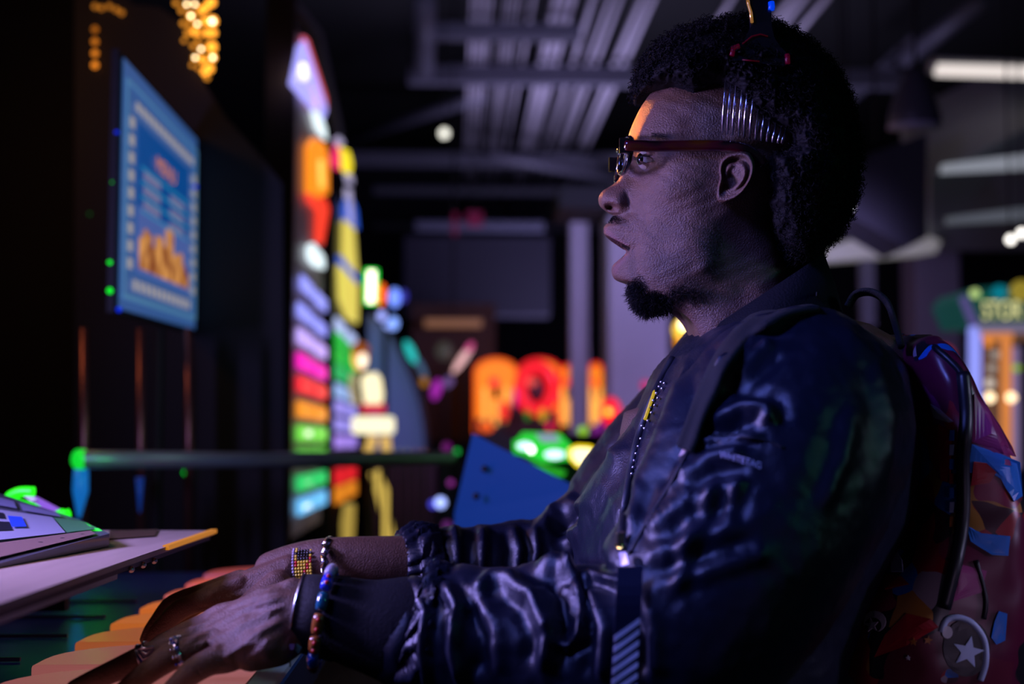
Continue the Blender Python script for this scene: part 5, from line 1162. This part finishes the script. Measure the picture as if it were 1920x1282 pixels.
for y_, xf, xb, wh in TS:
    xb = 960+(xb-960)*(1-.72*wh/1330); xf = 960+(xf-960)*(1-(.45 if y_ < 980 else .45+.4*min(1, (y_-980)/120))*wh/1330); cx, hx_ = (xf+xb)/2, (xb-xf)/2
    for k in range(NV):
        a = 2*PI*k/NV; ca, sa = math.cos(a), math.sin(a)
        x_ = cx-hx_*math.copysign(abs(ca)**.6, ca); w_ = wh*math.copysign(abs(sa)**.6, sa); c = C(x_, y_, D0)
        q_ = Vector((c.x, c.y, -(D0-w_/1000))); nz_ = noise.fractal(q_*14, 1, 2, 3)*.006*(1-.0); vs.append(CM @ (q_+Vector((0, nz_, nz_))))
m_ = len(TS); fs = [(i*NV+k, i*NV+(k+1) % NV, (i+1)*NV+(k+1) % NV, (i+1)*NV+k) for i in range(m_-1) for k in range(NV)]+[tuple(range(NV-1, -1, -1)), tuple((m_-1)*NV+k for k in range(NV))]
BP.add(vs, fs); BP.build('bag', pm, t, True)
BB = BVHTree.FromPolygons(BP.v, BP.f)
def bd(px, py, off=.0015):
    r = ray(px, py).normalized(); h = BB.ray_cast(CAMLOC, r)
    return (h[0] if h[0] else P(px, py, 1.2))-r*off
def bpoly(nm, m, pts, off=.0015, sub=6):
    # filled polygon draped on the bag: fan of small triangles
    c = Vector((sum(p[0] for p in pts)/len(pts), sum(p[1] for p in pts)/len(pts))); mb = MB(); n = len(pts)
    V_ = [bd(c.x, c.y, off)]
    for q in range(1, sub+1):
        for p in pts: V_.append(bd(c.x+(p[0]-c.x)*q/sub, c.y+(p[1]-c.y)*q/sub, off))
    F_ = [(0, 1+k, 1+(k+1) % n) for k in range(n)]+[(1+(q-1)*n+k, 1+q*n+k, 1+q*n+(k+1) % n, 1+(q-1)*n+(k+1) % n) for q in range(1, sub) for k in range(n)]
    mb.add(V_, F_); o = mb.build(nm, m, t); s = o.modifiers.new('s', 'SOLIDIFY'); s.thickness = .0008; return o
def star(cx, cy, R_, rot=0): return [(cx+(R_ if k % 2 == 0 else R_*.42)*math.sin(math.radians(rot+36*k)), cy-(R_ if k % 2 == 0 else R_*.42)*math.cos(math.radians(rot+36*k))) for k in range(10)]
wp = mat('print_pale', (.45, .50, .75), .4); wp2 = mat('print_white2', (.50, .42, .48), .4); bk_ = mat('print_black', (.008, .006, .012), .4); bl_ = mat('print_blue', (.02, .16, .62), .35); rd_ = mat('print_red', (.34, .01, .02), .35); mg_ = mat('print_magenta', (.30, .03, .16), .35); gd_ = mat('print_gold', (.38, .12, .02), .4)
def bline(nm, m, pts, r, n=6):
    S = spline([list(p) for p in pts], n); mb = MB(); mb.tube([bd(x, y, .001) for x, y in S], [(.0012, r)]*len(S) if False else r, 8); return mb.build(nm, m, t, True)
bpoly('print_panel', mg_, [(1826,738),(1850,762),(1875,800),(1898,838),(1904,856),(1880,850),(1822,828)], .001)
bpoly('print_panel', bl_, [(1822,832),(1880,852),(1912,866),(1916,930),(1900,940),(1880,900),(1850,880),(1815,885)], .001)
bpoly('print_panel', rd_, [(1735,800),(1760,795),(1785,808),(1782,905),(1765,900),(1745,860)], .001)
bpoly('print_panel', rd_, [(1826,865),(1850,868),(1868,885),(1855,905),(1820,910)], .0018)
bpoly('print_panel', bl_, [(1812,985),(1840,1000),(1894,1005),(1890,1042),(1860,1040),(1820,1015)], .001)
bpoly('print_panel', rd_, [(1648,1075),(1690,1080),(1705,1095),(1660,1105)], .001)
bpoly('print_panel', rd_, [(1660,1190),(1700,1150),(1745,1160),(1760,1175),(1700,1210),(1640,1232)], .001)
bpoly('print_panel', mg_, [(1790,1055),(1850,1070),(1840,1110),(1785,1128)], .001)
bpoly('print_disc', bk_, [(1812+44*math.cos(2*PI*k/20), 1214+54*math.sin(2*PI*k/20)) for k in range(20)], .001)
bpoly('print_star', wp, star(1815, 1222, 31, 12), .003)
cres = [(1765,1185),(1775,1162),(1800,1158),(1825,1170),(1845,1200),(1848,1240),(1838,1275)]
bline('crescent', wp, cres, .0028); bpoly('print_dot', wp2, [(1776+10*math.cos(2*PI*k/12), 1185+12*math.sin(2*PI*k/12)) for k in range(12)], .003)
bpoly('print_disc', wp2, [(1641+21*math.cos(2*PI*k/16), 1165+20*math.sin(2*PI*k/16)) for k in range(16)], .001)
bpoly('print_disc', bk_, [(1638+15*math.cos(2*PI*k/16), 1172+14*math.sin(2*PI*k/16)) for k in range(16)], .002)
bpoly('print_star', wp2, star(1635, 1172, 14, -8), .0035)
bpoly('print_star', gd_, star(1713, 1203, 8, 5), .003); bpoly('print_star', gd_, star(1740, 1200, 9, 10), .003); bpoly('print_star', wp2, star(1703, 1233, 5, 0), .003)
bpoly('print_patch', wp2, [(1745,757),(1760,765),(1788,790),(1780,792),(1752,783)], .002)
bpoly('print_patch', bl_, [(1872,1145),(1888,1150),(1884,1200),(1868,1208),(1858,1195),(1864,1165)], .002)
bpoly('print_patch', wp, [(1683,1035),(1692,1050),(1694,1072),(1672,1072),(1672,1050)], .002)
bline('piping', bk_, [(1806,700),(1812,780),(1806,860),(1806,960),(1795,1040),(1770,1140)], .006)
bline('piping', bk_, [(1752,650),(1795,690),(1812,720)], .003)
bline('piping', bk_, [(1830,1050),(1848,1120),(1845,1160)], .0022)
for k in range(7): bpoly('print_patch', [bl_, wp, bl_, rd_, bl_, wp, gd_][k], [(1782,806+27*k),(1790,806+27*k),(1789,826+27*k),(1781,826+27*k)], .002, 2)
# straps
web = mat('webbing', (.003, .003, .005), .9, bump=.5, bscale=600)
def strap(line, wd, off=.003, name='shoulder_strap'):
    S = spline([list(p) for p in line], 8); L_ = []
    for i, (x, y) in enumerate(S):
        a, b_ = S[max(0, i-1)], S[min(len(S)-1, i+1)]; tx, ty = b_[0]-a[0], b_[1]-a[1]; l_ = math.hypot(tx, ty); nx, ny = -ty/l_, tx/l_
        L_.append([drape(x+nx*wd*q, y+ny*wd*q, off) for q in (-1, -.5, 0, .5, 1)])
    # smooth depth along the strap
    for _ in range(6):
        L2 = [r[:] for r in L_]
        for i in range(1, len(L_)-1):
            for j in range(5): L2[i][j] = (L_[i-1][j]+L_[i][j]*2+L_[i+1][j])/4
        L_ = L2
    vs = [CM @ (p+Vector((0, 0, .009))) for r in L_ for p in r]; fs = [(i*5+j, i*5+j+1, (i+1)*5+j+1, (i+1)*5+j) for i in range(len(L_)-1) for j in range(4)]
    o = mesh_obj(name, vs, fs, web, t, True); s = o.modifiers.new('s', 'SOLIDIFY'); s.thickness = .0035; s.offset = 0
strap([(1530,566),(1460,580),(1400,615),(1355,668),(1320,740),(1296,800),(1280,840)], 15)
lp = [pk(x, y, w_) for x, y, w_ in ((1590,575,60),(1605,552,62),(1635,548,66),(1662,566,70),(1676,600,74),(1690,650,80))]
MB().tube([Vector(v) for v in spline([list(v) for v in lp], 5)], [(.003, .012)]*26, 10, up=Vector((0, 0, 1))).build('haul_loop', web, t, True)

# ================================================================== BRACELETS AND RINGS
def ringpts(cpx, cpy, D, axis2, rv, rd, n):
    c = C(cpx, cpy, D); ax = (C(*axis2)-c).normalized(); u = Vector((0, 1, 0)); u = (u-ax*u.dot(ax)).normalized(); v_ = ax.cross(u)
    return [CM @ (c+u*(rv*math.cos(2*PI*k/n))+v_*(rd*math.sin(2*PI*k/n))) for k in range(n)], CM.to_3x3() @ ax, CM @ c
# black band with a silver edge on the near wrist
t = thing('wristband', 'wide black wristband with a thin silver edge on the near wrist', 'bracelet', P(575, 1150, 1.12))
L1, ax, cc = ringpts(557, 1147, 1.13, (640, 1162, 1.13), .0305, .0275, 40); L2, _, _ = ringpts(600, 1154, 1.13, (640, 1162, 1.13), .0325, .0295, 40); L3, _, _ = ringpts(640, 1160, 1.13, (700, 1172, 1.13), .0345, .0315, 40)
mb = MB().add(L1+L2+L3, [(i*40+k, i*40+(k+1) % 40, (i+1)*40+(k+1) % 40, (i+1)*40+k) for i in range(2) for k in range(40)]); o = mb.build('band', mat('band_black', (.005, .005, .008), .7, bump=.3, bscale=500, spec=.2), t, True); s = o.modifiers.new('s', 'SOLIDIFY'); s.thickness = .0015
MB().tube(L1+L1[:1], .0009, 8, caps=False).build('silver_edge', mat('silver', (.75, .75, .8), .25, metal=1), t, True)
t = thing('charm', 'small violet and teal charm hanging under the near wrist', 'charm', P(548, 1212, 1.10))
MB().prism([P(532, 1222, 1.098), P(543, 1207, 1.098), P(553, 1207, 1.098), P(551, 1217, 1.098)], (0, .002, 0)).build('violet_wing', mat('charm_violet', (.5, .25, .6), .2, metal=.7), t)
MB().prism([P(556, 1206, 1.10), P(566, 1213, 1.10), P(560, 1225, 1.10), P(554, 1220, 1.10)], (0, .002, 0)).build('teal_wing', mat('charm_teal', (.12, .3, .28), .3, metal=.6), t)
MB().tube([P(545, 1222, 1.10), P(544, 1250, 1.10)], .0006, 6).build('thread', mat('charm_thread', (.03, .12, .08), .6), t)
# big glass beads on near wrist
t = thing('glass_bead_bracelet', 'bracelet of blue, orange and teal barrel glass beads on the near wrist', 'bracelet', P(604, 1155, 1.10))
Lb, ax, cc = ringpts(606, 1158, 1.125, (686, 1172, 1.125), .0385, .034, 120)
cols = [('blue', (.02, .05, .75), 'red'), ('blue', (.02, .05, .75), 'red'), ('teal', (.01, .12, .22), None), ('amber', (.30, .09, .02), 'red'), ('amber', (.28, .08, .02), 'red'), ('cobalt', (.0, .08, .65), None), ('brown', (.12, .02, .015), None)]
nb = 14
for k in range(nb):
    a, b2 = Lb[int(k*120/nb)], Lb[int((k+.86)*120/nb) % 120]
    md = Lb[int((k+.43)*120/nb) % 120]; md2 = md+(md-cc)*.02
    nm_, c_, dot = cols[k % 7] if k else ('white', (.45, .40, .55), None)
    if k == 13: nm_, c_, dot = 'white', (.45, .38, .45), None
    bd_ = MB().tube([a, a*.9+md2*.1, (a+md2)/2, md2, (b2+md2)/2, b2*.9+md2*.1, b2], [.0022, .0042, .0046, .0047, .0046, .0042, .0022], 14).build('bead', mat('bead_'+nm_, c_, .12, coat=1), t, True)
    if dot:
        od = (md-cc).normalized(); td = (CAMLOC-md).normalized()
        for q in (-.3, .3):
            pc = md2+(b2-a)*q*.8
            dirs = (td-(b2-a).normalized()*td.dot((b2-a).normalized())).normalized()
            MB().ball(pc+dirs*.0040, (.0019, .0019, .0019), seg=12).build('flower_dot', mat('dot_red', (.55, .03, .02), .3), bd_, True)
# beaded bracelet on far wrist
t = thing('seed_bead_bracelet', 'red, yellow and black seed bead bracelet on the far wrist', 'bracelet', P(568, 1058, 1.40))
L1, ax, cc = ringpts(563, 1064, 1.425, (640, 1058, 1.425), .0215, .0265, 44); ax = ax.normalized()
sb = {'y': mat('seed_yellow', (.85, .62, .05), .25, coat=.5), 'r': mat('seed_red', (.65, .02, .02), .25, coat=.5), 'k': mat('seed_black', (.01, .01, .01), .25, coat=.5), 'w': mat('seed_lilac', (.42, .36, .5), .3, coat=.5)}
mbs = {k: MB() for k in sb}
for i in range(44):
    for j in range(7):
        p = L1[i]+ax*(j-1)*.0028; z_ = (i+j*2) % 9
        key = 'w' if j == 0 else ('k' if (j-3.5)**2+((i % 11)-5)**2 < 7 else ('r' if z_ in (1, 2) else 'y'))
        mbs[key].ball(p+(p-cc).normalized()*.0006, .0015, seg=8)
for k_, nm in (('y', 'yellow_beads'), ('r', 'red_beads'), ('k', 'black_beads'), ('w', 'lilac_beads')): mbs[k_].build(nm, sb[k_], t, True)['kind'] = 'stuff'
# silver link bracelet
t = thing('silver_bracelet', 'chunky silver link bracelet behind the seed bead one on the far wrist', 'bracelet', P(612, 1045, 1.40))
L1, ax, cc = ringpts(611, 1056, 1.425, (700, 1058, 1.425), .0235, .029, 12)
sv = mat('silver_bright', (.75, .72, .78), .2, metal=1, bump=.5, bscale=300)
for i in range(12):
    a, b2 = L1[i], L1[(i+1) % 12]; m_ = (a+b2)/2+((a+b2)/2-cc)*.06
    MB().tube([a, m_+ax.normalized()*.003, b2], [(.0022, .0035), (.0036, .0042), (.0022, .0035)], 10).build('link', sv, t, True)
# rings
def fing_ring(nm, label, px, py, D, px2, py2, r, n=40):
    t = thing(nm, label, 'ring', P(px, py, D)); L, ax, cc = ringpts(px, py, D, (px2, py2, D), r, r, n); return t, L, ax.normalized(), cc
sil = mat('silver_ring', (.72, .70, .85), .18, metal=1)
t, L, ax, cc = fing_ring('signet_ring', 'silver ring with a dark triangular blue face on the middle finger', 273, 1231, 1.141, 232, 1249, .0112)
for off in (-.0028, .0028): MB().tube([p+ax*off for p in L+L[:1]], .0010, 8, caps=False).build('band', sil, t, True)
mb = MB().add([p-ax*.0028 for p in L]+[p+ax*.0028 for p in L], [(k, (k+1) % 40, 40+(k+1) % 40, 40+k) for k in range(40)]); o = mb.build('inner_band', mat('ring_blue', (.02, .03, .25), .2, metal=.8), t, True); s = o.modifiers.new('s', 'SOLIDIFY'); s.thickness = .0008
tri = [(255,1217),(288,1212),(291,1223),(268,1236)]
def rp_(x, y, D): return P(x, y, D)
MB().prism([rp_(x, y, 1.1275) for x, y in tri], (0, .002, .0)).build('face_plate', mat('ring_face', (.015, .02, .14), .15, coat=1, metal=.4), t)
MB().tube([rp_(x, y, 1.1268) for x, y in tri+tri[:1]], .0009, 8).build('face_rim', sil, t, True)
MB().tube([rp_(x, y, 1.1265) for x, y in ((262,1219),(274,1226),(284,1217))], .0006, 6).build('inlay', sil, t, True)
t, L, ax, cc = fing_ring('stone_ring', 'silver ring set with small sparkling stones on the ring finger', 338, 1224, 1.115, 322, 1230, .0122)
mb = MB().add([p-ax*.0035 for p in L]+[p+ax*.0035 for p in L], [(k, (k+1) % 40, 40+(k+1) % 40, 40+k) for k in range(40)]); o = mb.build('band', sil, t, True); s = o.modifiers.new('s', 'SOLIDIFY'); s.thickness = .001
dm_ = mat('stone', (.7, .7, .95), .05, metal=1); dm2 = mat('stone_blue', (.05, .08, .6), .08, coat=1)
for i in range(0, 40, 3):
    for j in (-1, 0, 1):
        p = L[i]+ax*j*.0025; MB().ball(p+(p-cc).normalized()*.0008, .0013, seg=8).build('stone', dm2 if (i+j) % 4 == 0 else dm_, t, True)

# ---- stands and brackets that carry the far lamps and signs
bpy.context.view_layer.update()
def bbox(o):
    pts = []
    for q in [o]+list(o.children_recursive):
        if q.type == 'MESH': pts += [q.matrix_world @ Vector(b) for b in q.bound_box]
    return [min(p[i] for p in pts) for i in range(3)], [max(p[i] for p in pts) for i in range(3)]
UP = {'exit_glow', 'amber_sign', 'duct'}
DOWN = {'neon_sign', 'neon_lamp', 'ring_game', 'dark_booth', 'red_beacon', 'rail_bulb', 'illuminated_figure', 'hexagon_lamp', 'arched_panel', 'arch_edge', 'guard_rail', 'blue_cabinet', 'button_console', 'ball_game', 'menu_screen', 'glowing_post', 'game_base', 'hanger_pole', 'plush_toy'}
for o in [o for o in SC.objects if o.parent is None and 'label' in o]:
    base = o.name.split('.')[0]
    if base not in UP and base not in DOWN: continue
    lo_, hi_ = bbox(o); cx, cy = (lo_[0]+hi_[0])/2, (lo_[1]+hi_[1])/2
    if base in DOWN and lo_[2] > .02: MB().tube([(cx, cy, lo_[2]+.005), (cx, cy, 0)], .006 if 'bulb' in base or 'lamp' in base else .012, 8).build('stand', black, o)
    if base in UP: MB().tube([(cx, cy, hi_[2]-.005), (cx, cy, 4.3)], .006, 8).build('hanger', black, o)
